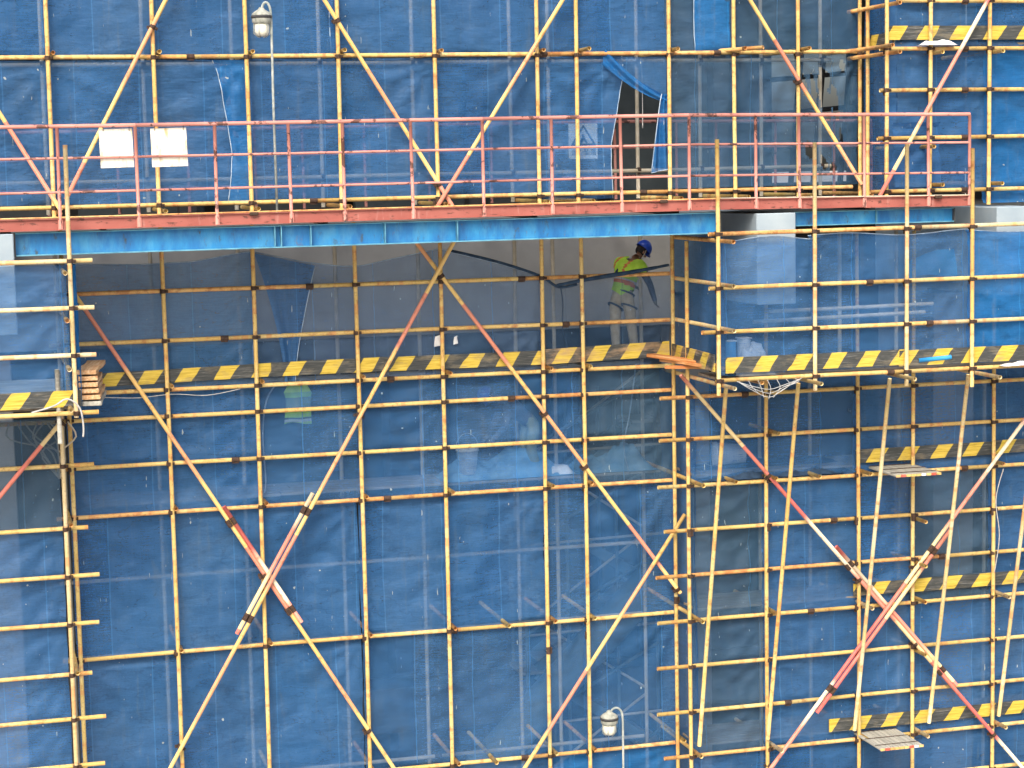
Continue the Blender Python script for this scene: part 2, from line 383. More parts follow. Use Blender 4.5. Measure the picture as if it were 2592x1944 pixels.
class Scaffold:
    """one rigid frame of clamped tubes"""
    def __init__(s, label, y, group='tube scaffold bays', x=0, z=-10.5):
        s.e = thing('tube_scaffold', label, 'scaffold', (x, y, z), group); s.y = y; s.up = []; s.led = []
    def upright(s, x, z0, z1, mat='tube', y=None, tilt=0.0, cut=()):
        y = s.y if y is None else y
        tx = random.uniform(-0.012, 0.012)+tilt
        o = tube('upright', (x-tx/2, y, z0), (x+tx/2, y+random.uniform(-.008, .008), z1), mat, s.e)
        for c in cut: sleeve(o, T(x, y, c))
        s.up.append((x, y, z0, z1, o)); return o
    def ledger(s, z, x0, x1, mat='tube', joints=(), y=None, off=0.06, coup=True, dz=0.0):
        y = (s.y if y is None else y)
        xs = [x0, *joints, x1]; oo = []
        for i in range(len(xs)-1):
            a, b = xs[i], xs[i+1]
            za = z+dz*(a-x0)/(x1-x0); zb = z+dz*(b-x0)/(x1-x0)
            mt = mat if isinstance(mat, str) else mat[i % len(mat)]
            o = tube('ledger', (a, y+off, za), (b, y+off, zb), mt, s.e); oo.append(o)
            if i: sleeve(o, T(a, y+off, za) @ Matrix.Rotation(PI/2, 4, 'Y'))
        if coup:
            for (ux, uy, uz0, uz1, uo) in s.up:
                if abs(uy-y) < 0.05 and x0-0.03 < ux < x1+0.03 and uz0 < z < uz1: coupler(uo, (ux, uy, z), flip=off < 0)
        s.led.append((z, x0, x1)); return oo
    def transom(s, x, z, y0, y1, mat='tube', name='transom'):
        return tube(name, (x, y0, z), (x, y1, z), mat, s.e, bow=0)
    def brace(s, a, b, mat='band', off=-0.06, coup=True, joints=()):
        y = s.y+off
        o = tube('brace', (a[0], y, a[1]), (b[0], y, b[1]), mat, s.e)
        if coup:
            for (ux, uy, uz0, uz1, uo) in s.up:
                lo, hi = min(a[0], b[0]), max(a[0], b[0])
                if abs(uy-s.y) < 0.05 and lo < ux < hi:
                    t = (ux-a[0])/(b[0]-a[0]); z = a[1]+t*(b[1]-a[1])
                    if uz0 < z < uz1 and random.random() < 0.62:
                        ang = math.degrees(math.atan2(b[0]-a[0], b[1]-a[1]))
                        coupler(uo, (ux, uy, z), flip=True, ang=(180-ang) % 180)
        for t in joints:
            p = Vector((a[0], y, a[1])).lerp(Vector((b[0], y, b[1])), t)
            sleeve(o, dirmat(p, p+Vector((b[0]-a[0], 0, b[1]-a[1]))))
        return o

# ------------------------------------------------------------------ setting: ground
GZ = -10.5
gm = mesh('ground', [(-2500, -2500, GZ), (2500, -2500, GZ), (2500, 2500, GZ), (-2500, 2500, GZ)], [(0, 1, 2, 3)])
g = obj('ground', gm, 'ground'); g['kind'] = 'structure'

# ------------------------------------------------------------------ the building behind the nets
bld = thing('plant_building', 'grey concrete frame building behind the blue nets', 'building', (0, 5, GZ))
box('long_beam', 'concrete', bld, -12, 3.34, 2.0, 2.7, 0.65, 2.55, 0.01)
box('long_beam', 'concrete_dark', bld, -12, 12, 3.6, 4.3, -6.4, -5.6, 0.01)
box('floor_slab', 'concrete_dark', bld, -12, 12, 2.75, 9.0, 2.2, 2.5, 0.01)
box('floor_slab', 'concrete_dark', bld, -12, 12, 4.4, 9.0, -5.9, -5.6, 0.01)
box('shading_roof_slab', 'concrete_dark', bld, -12, 12.5, 0.45, 9.0, 7.75, 8.3, 0.01)  # unseen roof, added and drawn forward to keep sky light out
box('shading_rear_wall', 'concrete_dark', bld, -12, 8.1, 9.0, 9.3, GZ, 8.3)  # back wall added to shut light out, gap left behind the torn net
box('shading_rear_wall', 'concrete_dark', bld, 9.9, 12.5, 9.0, 9.3, GZ, 8.3)
box('shading_rear_wall', 'concrete_dark', bld, 8.1, 9.9, 9.0, 9.3, GZ, 2.9)
box('shading_rear_wall', 'concrete_dark', bld, 8.1, 9.9, 9.0, 9.3, 5.6, 8.3)
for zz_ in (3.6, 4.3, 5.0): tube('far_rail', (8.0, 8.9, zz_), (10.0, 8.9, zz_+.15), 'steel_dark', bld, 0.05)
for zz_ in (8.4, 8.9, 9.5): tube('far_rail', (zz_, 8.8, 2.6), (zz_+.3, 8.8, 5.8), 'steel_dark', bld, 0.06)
box('shading_end_wall', 'concrete_dark', bld, -12.35, -12.02, 2.2, 9.0, GZ, 8.3)  # unseen side walls, put in to close the interior off from light
box('shading_end_wall', 'concrete_dark', bld, 12.52, 12.85, 2.2, 9.0, GZ, 8.3)
for x in (-8.1, 3.36, 7.42):
    box('column', 'concrete', bld, x, x+0.63, 1.95 if x > 0 else 1.3, 2.6 if x > 0 else 1.95, GZ, 0.6 if x < 0 else 1.15, 0.015)
box('column', 'concrete', bld, 7.55, 8.3, 0.75, 1.5, GZ, 1.1, 0.015)
box('column', 'concrete_dark', bld, -1.0, -0.3, 4.6, 5.3, GZ, 2.2, 0.015)
box('wall_panel', 'concrete_dark', bld, -7.6, -6.7, 3.2, 3.35, 2.5, 3.42)
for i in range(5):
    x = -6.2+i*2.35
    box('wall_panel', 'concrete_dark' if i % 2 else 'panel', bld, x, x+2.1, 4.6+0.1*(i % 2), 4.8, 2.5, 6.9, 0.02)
for x, y in ((-4.6, 3.9), (0.4, 4.1), (4.9, 4.0), (8.0, 4.0)):
    box('steel_post', 'steel_dark', bld, x, x+0.3, y, y+0.3, 2.5, 8.0, 0.01)
# big raking strut of the support frame
me = tube_me(9.3, 0.33, 20, 0, False)
st = obj('raking_strut', me, 'steel_grey', bld, dirmat((-3.2, 2.95, -10.3), (3.62, 2.95, -3.55)))
gird = []
for x0, x1, lab in ((-8.1, -7.42, 'pale grey crosswise girder at the left platform end of the blue beam'),
                    (3.36, 3.99, 'pale grey crosswise girder between the long and the short blue beam'),
                    (7.34, 7.97, 'pale grey crosswise girder beyond the end of the red railing')):
    V, F = boxdata(-(x1-x0)/2, (x1-x0)/2, 0, 4.3, 0, 1.37)
    me = bevel_mesh(mesh('girder', V, F), 0.012)
    tag(obj('girder', me, 'girder', None, T((x0+x1)/2, -1.75, 1.2)), lab, 'girder', 'pale crosswise girders')

# ------------------------------------------------------------------ access stair far inside (seen dimly through the net)
st = thing('steel_stair', 'dim zigzag steel stair behind the net beside the thick raking strut', 'stair', (2.2, 4.2, GZ))
for i in range(6):
    z0 = -9.8+i*1.45; s = 1 if i % 2 else -1
    for y in (3.5, 4.2):
        a, b = Vector((2.3-s*1.0, y, z0)), Vector((2.3+s*1.0, y, z0+1.35))
        d = dirmat(a, b); V, F = boxdata(-0.02, 0.02, -0.09, 0.09, 0, (b-a).length)
        obj('stringer', mesh('stringer', V, F), 'steel_grey', st, d)
    for k in range(6):
        t = (k+0.5)/6; x = 2.3-s*1.0+s*2.0*t
        box('tread', 'wood_grey', st, x-0.14, x+0.14, 3.53, 4.17, z0+1.35*t, z0+1.35*t+0.04)
    box('landing', 'wood_grey', st, 2.3+s*1.05-0.25, 2.3+s*1.05+0.25, 3.45, 4.25, z0+1.36, z0+1.42)
    tube('handrail', (2.3-s*1.0, 3.42, z0+0.95), (2.3+s*1.0, 3.42, z0+2.3), 'grey_tube', st, 0.025)
for x in (1.1, 1.85, 2.75, 3.5):
    for y in (3.36, 4.32): tube('stair_post', (x, y, GZ), (x, y, -0.6), 'steel_grey', st, 0.03)
for i in range(5):
    z = -8+i*1.6
    tube('cross_tie', (1.0, 3.3, z), (3.6, 3.3, z+0.05), 'grey_tube', st, 0.024)
    tube('cross_tie', (1.0, 3.28, z), (3.5, 3.28, z+1.3), 'steel_grey', st, 0.03)

# ------------------------------------------------------------------ walkway with red railing
def camber(x): return 0.045*max(0.0, min(1.0, (x+7.5)/10.3)) if x < 2.8 else 0.045*max(0.0, 1-(x-2.8)/4.1)
wk = thing('walkway', 'steel walkway with rust chipped red railing above the blue beam', 'walkway', (0, 0, 2.6))
WX0, WX1, WF, WB = -9.6, 6.92, -1.7, 1.75
cuts = [WX0, -6.0, -2.4, 1.2, 4.1, WX1]
for a, b in zip(cuts, cuts[1:]):
    za, zb = camber(a), camber(b)
    V = [(a, WF+0.03, 2.715+za), (b-0.006, WF+0.03, 2.715+zb), (b-0.006, 0.12, 2.715+zb), (a, 0.12, 2.715+za)]
    V += [(p[0], p[1], p[2]+0.018) for p in V]
    obj('deck_plate', mesh('deck_plate', V, boxdata(0, 1, 0, 1, 0, 1)[1]), 'deck', wk)
posts = [-9.0, -7.85, -6.79, -5.73, -4.66, -3.62, -2.86, -1.87, -0.83, 0.20, 1.26, 2.31, 3.37, 4.07, 5.13, 6.20, 6.89]
def channel(x0, x1, y, sgn):
    z = camber((x0+x1)/2); V, F = [], []
    boxdata(x0, x1, y, y+sgn*0.008, 2.60, 2.755, V, F)
    boxdata(x0, x1, y-sgn*0.032, y-sgn*0.001, 2.748, 2.757, V, F)
    boxdata(x0, x1, y-sgn*0.03, y-sgn*0.001, 2.598, 2.606, V, F)
    V = [(p[0], p[1], p[2]+z) for p in V]
    o = obj('edge_channel', mesh('edge_channel', V, F), 'chan', wk); return o
xs = [WX0]+posts[:-1]+[WX1]
for a, b in zip(xs, xs[1:]):
    if b-a > 0.1: channel(a+0.012, b-0.012, WF, 1)
def rail_line(y, z, r, back=False):
    js = [WX0, -5.73, -0.83, 2.31, WX1-0.03]
    for a, b in zip(js, js[1:]):
        tube('rail', (a, y, z+camber(a)), (b, y, z+camber(b)), 'red', wk, r, 0.002)
for y, bk in ((WF-0.012, False), (WB, True)):
    for z, r in ((4.0, 0.027), (3.57, 0.017), (3.11, 0.017)): rail_line(y, z, r)
    for x in posts:
        c = camber(x); o = tube('railing_post', (x, y, (2.61 if not bk else 2.73)+c), (x+random.uniform(-.012, .012), y, 3.99+c), 'red', wk, 0.024, 0.003)
        if not bk:
            box('foot_plate', 'red', o, x-0.03, x+0.03, y-0.012, y+0.02, 2.6+c, 2.74+c)
tube('edge_lip', (WX0, WF-0.022, 2.765), (2.8, WF-0.022, 2.765+0.045), 'tube_old', wk, 0.011, 0)
tube('edge_lip', (2.8, WF-0.022, 2.765+0.045), (WX1, WF-0.022, 2.765), 'grey_tube', wk, 0.011, 0)
bolt_rng = random.Random(3)
for x in (-4.15, 1.9, 6.35):
    V, F = boxdata(-.06, .06, -.05, .05, 0, .05); 
    obj('bracket', bevel_mesh(mesh('bracket', V, F), .01), 'coupler', wk, T(x, WF-0.015, 2.72+camber(x)))

def ibeam(label, x0, x1, y, z0, z1, fl, stiff, cam_=True):
    b = thing('steel_beam', label, 'beam', ((x0+x1)/2, y, z0), 'blue beams under the walkway')
    c0, c1 = (camber(x0), camber(x1)) if cam_ else (0, 0)
    def prism(nm, y0, y1, za, zb, mat='beam'):
        V, F = [], []
        n = 6
        for i in range(n):
            xa, xb = x0+(x1-x0)*i/n, x0+(x1-x0)*(i+1)/n
        V, F = boxdata(x0, x1, y0, y1, za, zb)
        V = [(p[0], p[1], p[2]+(c0 if p[0] == x0 else c1)*0.6) for p in V]
        return obj(nm, mesh(nm, V, F), mat, b)
    prism('web', y-0.006, y+0.006, z0+0.014, z1-0.014)
    prism('flange', y-fl, y+fl, z1-0.014, z1, 'flange'); prism('flange', y-fl, y+fl, z0, z0+0.014, 'flange')
    for x in stiff:
        c = (c0+(c1-c0)*(x-x0)/(x1-x0))*0.6
        box('stiffener', 'flange', b, x-0.006, x+0.006, y-fl+0.01, y-0.0065, z0+0.0145+c, z1-0.0145+c)
    for x in (x0, x1):
        c = (c0 if x == x0 else c1)*0.6
        box('end_plate', 'steel_dark', b, x-0.005, x+0.006, y-fl-0.01, y+fl+0.01, z0-0.01+c, z1-0.001+c)
    return b
ibeam('long bright blue steel beam under the red edge of the walkway', -7.40, 2.82, -1.535, 2.262, 2.575, 0.125, (-3.85, -3.76, -3.34, -2.27, -1.21))
ibeam('short blue steel beam between two pale grey girders', 4.03, 6.70, -1.52, 2.36, 2.575, 0.07, (5.4,), False)
# ties hidden under the deck
for x in (-6.2, -3.1, 0.0, 2.2, 5.3):
    box('cross_joist', 'steel_dark', wk, x-0.04, x+0.04, -1.46, 1.7, 2.58, 2.70)

# ------------------------------------------------------------------ scaffolds
# (1) upper frame standing on the walkway
U = Scaffold('upper yellow tube scaffold standing on the walkway behind the red railing', 0.0, x=-1, z=2.75)
UX = [-8.25, -6.79, -5.29, -3.94, -2.58, -1.10, 0.50, 1.13, 2.63, 3.72, 4.79, 5.86]
for x in UX: U.upright(x, 2.74+camber(x)*0.8, 7.6)
for x in UX: U.upright(x-0.02, 2.75+camber(x)*0.8, 7.6, 'grey_tube', y=1.5)
U.ledger(5.02, -9.4, 6.05, ['tube', 'tube', 'tube_old', 'tube'], (-4.75, 0.62, 3.45), dz=0.04)
U.ledger(2.88, -9.4, 5.75, ['tube', 'tube', 'tube_old'], (-3.0, 2.2), dz=0.03)
U.ledger(7.15, -9.4, 6.05, 'tube', (-2.0,))
for z in (3.25, 5.0, 6.9): U.ledger(z, -9.4, 6.0, 'grey_tube', (-1.0,), y=1.5, off=-0.06)
for x, y0 in zip(UX, (-.25, -.12, -.16, -.15, -.18, -.14, -.12, -.42, -.22, -.28, -.3, -.2)):
    U.transom(x+0.075, 5.09+random.uniform(-.01, .02), y0, 1.65, random.choice(['tube', 'tube_old']))
    U.transom(x+0.07, 2.80, y0-0.1, 1.6, random.choice(['tube', 'tube_old']))
tube('transom', (4.02, -0.45, 5.10), (3.3, 0.4, 5.08), 'tube_old', U.e, bow=0)
U.brace((-4.45, 7.0), (-6.62, 3.0)); U.brace((-9.0, 6.9), (-6.70, 2.84)); U.brace((-3.5, 7.05), (-0.88, 2.74))
U.brace((1.65, 7.0), (-1.16, 2.74), off=-0.12); U.brace((3.25, 6.95), (5.86, 2.95))

# (2) recessed frame below the beam
Cc = Scaffold('yellow tube scaffold in the recess under the long blue beam', 0.0, x=-2)
CX = [-6.72, -5.29, -3.95, -2.42, -1.09, 0.51, 1.15, 2.65]
for x in CX: Cc.upright(x, GZ, 2.56 if x < 2.6 else 2.30, cut=(() if x < 0 else (-4.4+x*0.3,)))
for x in CX: Cc.upright(x-0.03, GZ, 2.5, 'grey_tube', y=1.45)
for z, mt, js in ((1.62, ['tube_old', 'tube'], (-3.1, 0.2)), (0.89, ['tube', 'tube', 'tube_old'], (-4.4, 0.9)), (0.165, ['tube', 'tube'], (-1.9,)),
                  (-0.225, ['tube', 'tube_old'], (-0.0,)), (-0.94, ['tube', 'tube'], (-4.3,)), (-1.67, ['tube_old'], (-2.0,)),
                  (-3.81, ['tube'], (-1.0,)), (-5.955, ['tube', 'tube_old'], (0.1,)), (-8.1, ['tube'], (0.1,)), (-9.9, ['tube'], ())):
    Cc.ledger(z, -6.95 if z > -0.1 or z < -.5 else -9.4, 2.62, mt, js)
for z in (0.1, -1.9, -4.1, -6.2, -2.9): Cc.ledger(z, -6.9, 2.55, 'grey_tube', (-1.0,), y=1.45, off=-0.06, coup=False)
for x in CX[1:]:
    for z in (0.235, -1.60, -3.74, -5.885, -8.0):
        y0 = -random.uniform(0.12, 0.24)
        Cc.transom(x+0.065, z, y0, 1.55, random.choice(['tube', 'tube_old', 'tube_old']))
for x, z in ((-0.45, -5.885), (-0.2, -3.735)): Cc.transom(x, z, -0.3, 1.5, 'tube')
Cc.brace((-1.48, 2.24), (2.70, -3.48)); Cc.brace((-0.88, 2.26), (-5.95, -6.35), off=-0.12)
Cc.brace((-6.60, 1.70), (-1.55, -6.7)); Cc.brace((2.77, -2.20), (-1.1, -7.7), off=-0.12)
# spliced double lengths on the long braces
def splice(S, a, b, t0, t1, off, side=1, mat='band_red'):
    A, B = Vector((a[0], S.y+off, a[1])), Vector((b[0], S.y+off, b[1])); d = (B-A).normalized()
    pp = Vector((-d.z, 0, d.x))*0.078*side
    p0, p1 = A.lerp(B, t0)+pp, A.lerp(B, t1)+pp
    o = tube('brace', p0, p1, mat, S.e, bow=0)
    for t in (0.12, 0.88):
        p = p0.lerp(p1, t)
        sleeve(o, dirmat(p, p+d)); sleeve(o, dirmat(p-pp, p-pp+d))
splice(Cc, (-6.60, 1.70), (-1.55, -6.7), 0.40, 0.62, -0.06, 1); splice(Cc, (-0.88, 2.26), (-5.95, -6.35), 0.44, 0.68, -0.12, -1)

# (3) projecting platform bay on the right
P1 = Scaffold('cantilevered yellow scaffold platform in front of the short blue beam', -2.0, x=5, z=0)
for x, zt in ((2.64, 3.68), (4.185, 3.61), (5.69, 3.56), (6.79, 3.48), (8.25, 3.5)): P1.upright(x, -0.10 if x < 6 else -0.17, zt, random.choice(['tube', 'tube_pale']))
P1.ledger(2.29, 2.52, 9.6, ['tube_old', 'tube_pale'], (5.9,), dz=0.03); P1.ledger(1.49, 2.52, 9.6, ['tube', 'tube'], (5.1,), dz=0.02)
P1.ledger(0.84, 2.40, 9.6, ['tube', 'tube_pale'], (6.1,)); P1.ledger(0.115, 2.62, 9.6, ['tube', 'tube'], (5.45,))
for z in (2.19, 1.545, 0.895): P1.transom(2.70, z, -2.48, 0.12, 'tube_pale' if z < 2 else 'tube_old', 'return_rail')
for x, y0 in ((2.71, -2.46), (4.10, -2.42), (5.62, -2.42), (6.86, -2.75), (8.3, -2.4)): P1.transom(x, 0.045, y0, 0.5, 'tube_pale')
tube('transom', (3.35, -1.95, 0.05), (3.35, 0.1, 0.05), 'tube_old', P1.e)
for x in (2.76, 3.92, 5.42, 6.74, 8.0):
    o = tube('raker', (x, -1.98, 0.02), (x-0.02, -0.745, -5.8), 'tube_pale' if x > 5 else 'tube', P1.e)
for x in (5.36, 6.35): P1.upright(x, 0.1, 2.2, 'grey_tube', y=-0.3)
tube('inner_rail', (3.95, -0.76, 1.02), (6.76, -0.76, 1.04), 'grey_tube', P1.e); tube('inner_rail', (3.70, -0.76, 0.87), (6.62, -0.76, 0.91), 'grey_tube', P1.e)

# (4) lower right wall of scaffold
P2 = Scaffold('lower yellow scaffold wall with leaning rakers under the cantilevered platform', -0.68, x=5)
for x, zt in ((2.64, 2.15), (3.94, 1.15), (5.485, 2.2), (6.47, 2.2), (7.89, 2.2), (9.2, 2.2)): P2.upright(x, GZ, zt, cut=(-2.4,))
for x in (3.1, 4.4, 5.3, 6.9, 8.5): P2.upright(x, GZ, 0.0, 'grey_tube', y=0.75)
for i, z in enumerate((-0.27, -0.93, -1.66, -2.365, -3.085, -3.81, -4.535, -5.27, -5.99, -6.7, -8.1, -9.6)):
    P2.ledger(z, 2.14+random.uniform(-.05, .12), 9.6, ['tube' if i % 4 else 'tube_old', 'tube'], (3.6+((i*1.9) % 4.2),))
for z in (-1.9, -3.9, -6.1): P2.ledger(z, 2.9, 9.4, 'grey_tube', (5.5,), y=0.75, off=-0.06, coup=False)
for x in (2.64, 3.94, 5.485, 6.47, 7.89):
    for z in (-1.59, -3.74, -5.92):
        P2.transom(x+0.065, z, -0.68-random.uniform(0.22, 0.5), 0.9, random.choice(['tube', 'tube_pale']))
for x, z in ((6.53, -2.43), (6.53, -3.15), (3.3, -1.59), (4.7, -1.59), (6.53, -4.6), (4.02, -0.87)): P2.transom(x, z, -1.0, 0.2, 'tube')
P2.brace((2.50, 0.09), (8.75, -7.1), 'band_red'); P2.brace((9.4, 0.3), (3.55, -6.72), 'band_red', off=-0.12)
splice(P2, (2.50, 0.09), (8.75, -7.1), 0.405, 0.745, -0.06, 1); splice(P2, (9.4, 0.3), (3.55, -6.72), 0.41, 0.81, -0.12, 1)

# (5) upper right bay
P3 = Scaffold('upper yellow scaffold bay with a striped toe board past the walkway corner', -1.2, x=7, z=2.75)
for x, z0 in ((5.74, 2.75), (6.48, 2.74), (7.50, 2.60), (8.6, 2.6)): P3.upright(x, z0, 7.6)
P3.upright(5.83, 2.75, 7.6, y=-0.35)
for z, x0 in ((5.76, 5.95), (5.03, 5.66), (4.395, 5.66), (3.66, 5.62), (2.84, 5.5)): P3.ledger(z, x0, 9.6, 'tube', (7.1,))
P3.ledger(7.0, 5.6, 9.6, 'tube', ())
for z, x in ((5.70, 5.80), (4.96, 5.80), (5.06, 5.68)): P3.transom(x, z, -1.55, 0.3, random.choice(['tube', 'tube_old']))
for x, z in ((6.54, 4.96), (7.57, 4.97), (6.4, 3.52), (6.55, 2.93), (7.57, 2.93)): P3.transom(x, z, -1.5, 0.5, 'tube')
P3.brace((8.25, 7.1), (5.60, 2.78), 'band_red')

# (6) projecting platform on the left and (7) frame below it
P4 = Scaffold('yellow scaffold platform projecting beside the left end of the long blue beam', -2.0, x=-7.5, z=0)
P4.upright(-6.70, 0.06, 3.75, 'tube_pale'); P4.upright(-8.3, 0.06, 3.7)
for z in (2.19, 1.55, 0.905, 0.115): P4.ledger(z, -9.6, -6.40, 'tube_pale' if z > .5 else 'tube')
for z in (2.04, 1.40, 0.74, 0.19): P4.transom(-6.78, z, -2.24, 0.2, 'tube_pale')
tube('stake', (-6.93, -1.9, -0.3), (-6.93, -1.9, 0.72), 'wood_grey', P4.e, 0.032)
P5 = Scaffold('yellow scaffold frame under the projecting left platform', -0.68, x=-7.5)
P5.upright(-6.86, GZ, 0.5, 'tube_pale'); P5.upright(-8.3, GZ, 0.1)
for z in (-0.79, -1.70, -2.40, -3.10, -3.84, -4.5, -5.2, -6.3, -8.1): P5.ledger(z, -9.6, -6.5+random.uniform(-.1, .1), 'tube')
P5.brace((-6.84, -0.12), (-9.3, -2.95), 'band_red')
for z in (-1.6, -3.75): P5.transom(-6.79, z, -0.95, 0.4)

# ------------------------------------------------------------------ nets
NETS = 'blue safety net sheets'
def sheet(name, fn, nu, nv, mat, label=None, cat='net', group=NETS, origin=None, hems=()):
    P = [fn(i/nu, j/nv) for j in range(nv+1) for i in range(nu+1)]
    o0 = Vector(origin) if origin else Vector(min(P, key=lambda p: p[2]))
    F = [(j*(nu+1)+i, j*(nu+1)+i+1, (j+1)*(nu+1)+i+1, (j+1)*(nu+1)+i) for j in range(nv) for i in range(nu)]
    me = mesh(name, [Vector(p)-o0 for p in P], F, True)
    o = obj(name, me, mat, None, T(*o0))
    if label: tag(o, label, cat, group)
    for e in hems:
        pts = {'l': [P[j*(nu+1)] for j in range(nv+1)], 'r': [P[j*(nu+1)+nu] for j in range(nv+1)],
               't': [P[nv*(nu+1)+i] for i in range(nu+1)], 'b': [P[i] for i in range(nu+1)]}[e]
        path_tube('hem', pts[::2] if len(pts) % 2 else pts, 0.0075, 'hem', o, 5)
    return o
def nz(x, y, z): return noise.noise(Vector((x, y, z)))
def net(label, x0, x1, z0, z1, y, mat='net', top=None, bot=None, left=None, right=None, pins=(), amp=1.0, hems='', ydir=1, res=0.065):
    sd_ = random.uniform(0, 100)
    nu = max(6, int((x1-x0)/res)); nv = max(6, int((z1-z0)/res))
    pz = sorted(set([z0, z1, *pins]))
    def fn(u, v):
        zt = z1 if top is None else top(x0+(x1-x0)*u); zb = z0 if bot is None else bot(x0+(x1-x0)*u)
        z = zb+(zt-zb)*v
        xl = x0 if left is None else left(z); xr = x1 if right is None else right(z)
        x = xl+(xr-xl)*u
        x += 0.02*nz(sd_, z*1.7, x*.3)*(1 if u in (0, 1) else 0.5)
        lo = max([p for p in pz if p <= z+1e-6] or [z0]); hi = min([p for p in pz if p > z] or [z1+1e-3])
        t = (z-lo)/max(0.05, hi-lo); t = max(0, min(1, t)); s = math.sin(PI*t)
        d = 0.055*s*(0.5+0.5*nz(x*.5+sd_, z*.4, 3))
        d += 0.03*s*nz(x*1.3+sd_, z*0.9, 7)
        # swags under each tie line and creases running down from the ties
        near = math.exp(-((1-t)*(hi-lo)/0.16)**2)
        d += 0.06*near*(0.5+0.5*math.sin(z*38+5*nz(x*0.9, sd_, 0)))*min(1, 2.2*abs(nz(x*0.9+sd_, 2, z*.6)))
        d += 0.03*(0.25+0.75*s)*max(0, 1-abs(nz(x*1.6+0.9*z+sd_, x*.4-z*.5, 5))*6)*0.6
        d += 0.02*nz(x*4+sd_, z*5, 1)*(.4+.6*s)
        for cx_ in (x0, x1):
            rr_ = math.hypot(x-cx_, (z-hi)); an_ = math.atan2(hi-z, x-cx_)
            d += 0.02*math.exp(-rr_*1.1)*math.sin(an_*13+sd_)*min(1, rr_*3)
        return (x, y+ydir*max(0.0, d*amp*1.4+0.012), z)
    return sheet('safety_net', fn, nu, nv, mat, label, hems=hems)
Y0 = 0.105
# upper tier
net('blue net sheet above the top ledger at the far left of the walkway', -9.5, -6.80, 5.03, 7.4, Y0, pins=(5.05, 7.1), hems='r')
net('blue net sheet above the top ledger behind the first pole lamp', -6.78, -2.60, 5.03, 7.4, Y0, pins=(5.05,))
net('blue net sheet above the top ledger with a bright folded edge', -2.66, 0.52, 5.04, 7.4, Y0+.012, 'net', pins=(5.05,), hems='l')
net('blue net sheet above the ragged curtain opening', 0.5, 2.64, 5.05, 7.4, Y0, 'net', pins=(5.06,))
net('narrow bright blue net strip over the dull upper net', 3.10, 3.70, 5.06, 7.4, Y0-.02, 'net_bright', pins=(5.1,), hems='l')
net('dull blue net sheet above the top ledger next to the walkway corner', 2.62, 5.9, 5.06, 7.4, Y0+.01, 'net_dark', pins=(5.1,))
net('blue net sheet hanging behind the far left end of the red railing', -9.5, -6.74, 2.92, 4.99, Y0, pins=(2.95, 4.98))
net('blue net sheet hanging behind the two blank white plaques', -6.76, -3.86, 2.92, 4.99, Y0, pins=(2.95, 4.98), hems='')
net('bright blue double net strip overlapping beside the pole lamp', -4.42, -3.93, 2.92, 4.98, Y0-.035, 'net_bright', left=lambda z: -4.46+0.28*max(0, 1-abs(z-3.6)/1.4)**.6, pins=(4.98,), hems='l')
net('blue net sheet hanging behind the pole lamp and red railing', -3.9, -1.10, 2.93, 5.0, Y0, pins=(2.95, 4.98))
net('dull blue net sheet behind the crossed feet of two braces', -1.12, 0.52, 2.93, 5.0, Y0+.01, 'net', pins=(2.95, 4.98))
net('blue net sheet with a warning sign ending at the curtain opening', 0.5, 1.8, 2.82, 5.01, Y0, right=lambda z: 1.70+0.2*(z-2.9)/2.1+0.04*math.sin(z*3), pins=(2.95, 4.98), hems='r', amp=1.3)
net('dull green blue net sheet on the right of the curtain opening', 2.62, 4.80, 2.95, 5.02, Y0, 'net_dark', pins=(2.95, 5.0))
# torn sheet next to the corner: built as strips leaving ragged holes
tn = net('tattered net sheet with holes at the walkway corner', 4.80, 5.88, 2.95, 5.03, Y0+.008, 'net_dark', pins=(5.0,), hems='', res=0.03)
bm = bmesh.new(); bm.from_mesh(tn.data); kill = []
HO = [((4.97, 4.52), .035, .16), ((5.12, 4.5), .05, .26), ((5.32, 4.42), .11, .42), ((5.50, 4.25), .06, .3), ((5.05, 3.5), .07, .16), ((5.3, 3.3), .05, .13), ((5.45, 3.2), .06, .1), ((5.6, 3.75), .025, .12), ((5.62, 4.85), .04, .1)]
for f_ in bm.faces:
    c_ = f_.calc_center_median(); X_, Z_ = c_.x+tn.matrix_basis.translation.x, c_.z+tn.matrix_basis.translation.z
    for (hx, hz), ra, rb in HO:
        if ((X_-hx-(Z_-hz)*-.15)/ra)**2+((Z_-hz)/rb)**2 < 1+0.9*nz(X_*9, Z_*9, 3): kill.append(f_); break
bmesh.ops.delete(bm, geom=kill, context='FACES'); bm.to_mesh(tn.data); bm.free()
# drawn curtain: a gathered bundle swung to the post and a tail hanging from it
def curtain(u, v):
    a = Vector((1.58, 0.06, 5.0)); b = Vector((2.60, 0.05, 4.33))
    c = a.lerp(b, u); wd = 0.20*(1-0.75*u)+0.04
    return (c.x+0.5*wd*(v-.5)*0.4, c.y-0.03*math.sin(v*9+u*5)-0.02*u, c.z+wd*(v-.5)-0.08*math.sin(PI*u))
sheet('safety_net', curtain, 26, 10, 'net_bright', 'gathered bright blue net swag pulled across the curtain opening')
def tail(u, v):
    z = 3.20+v*1.22+0.06*u*(1-v)
    wd = 0.10+0.20*(1-v)**0.8
    return (2.60-wd*(1-u)*0.9+0.05*(u)*(1-v), 0.03-0.045*math.sin(u*11+v*2)*(0.5+0.5*(1-v)), z)
sheet('safety_net', tail, 20, 22, 'net_bright', 'bright blue net tail hanging down beside the curtain opening', hems='bl')
def topleft(u, v):
    return (1.78+u*0.85, Y0+0.03*math.sin(u*7+v*3), 5.0-(1-v)*(0.12+0.6*u))
sheet('safety_net', topleft, 16, 10, 'net', 'triangle of blue net left over the curtain opening')

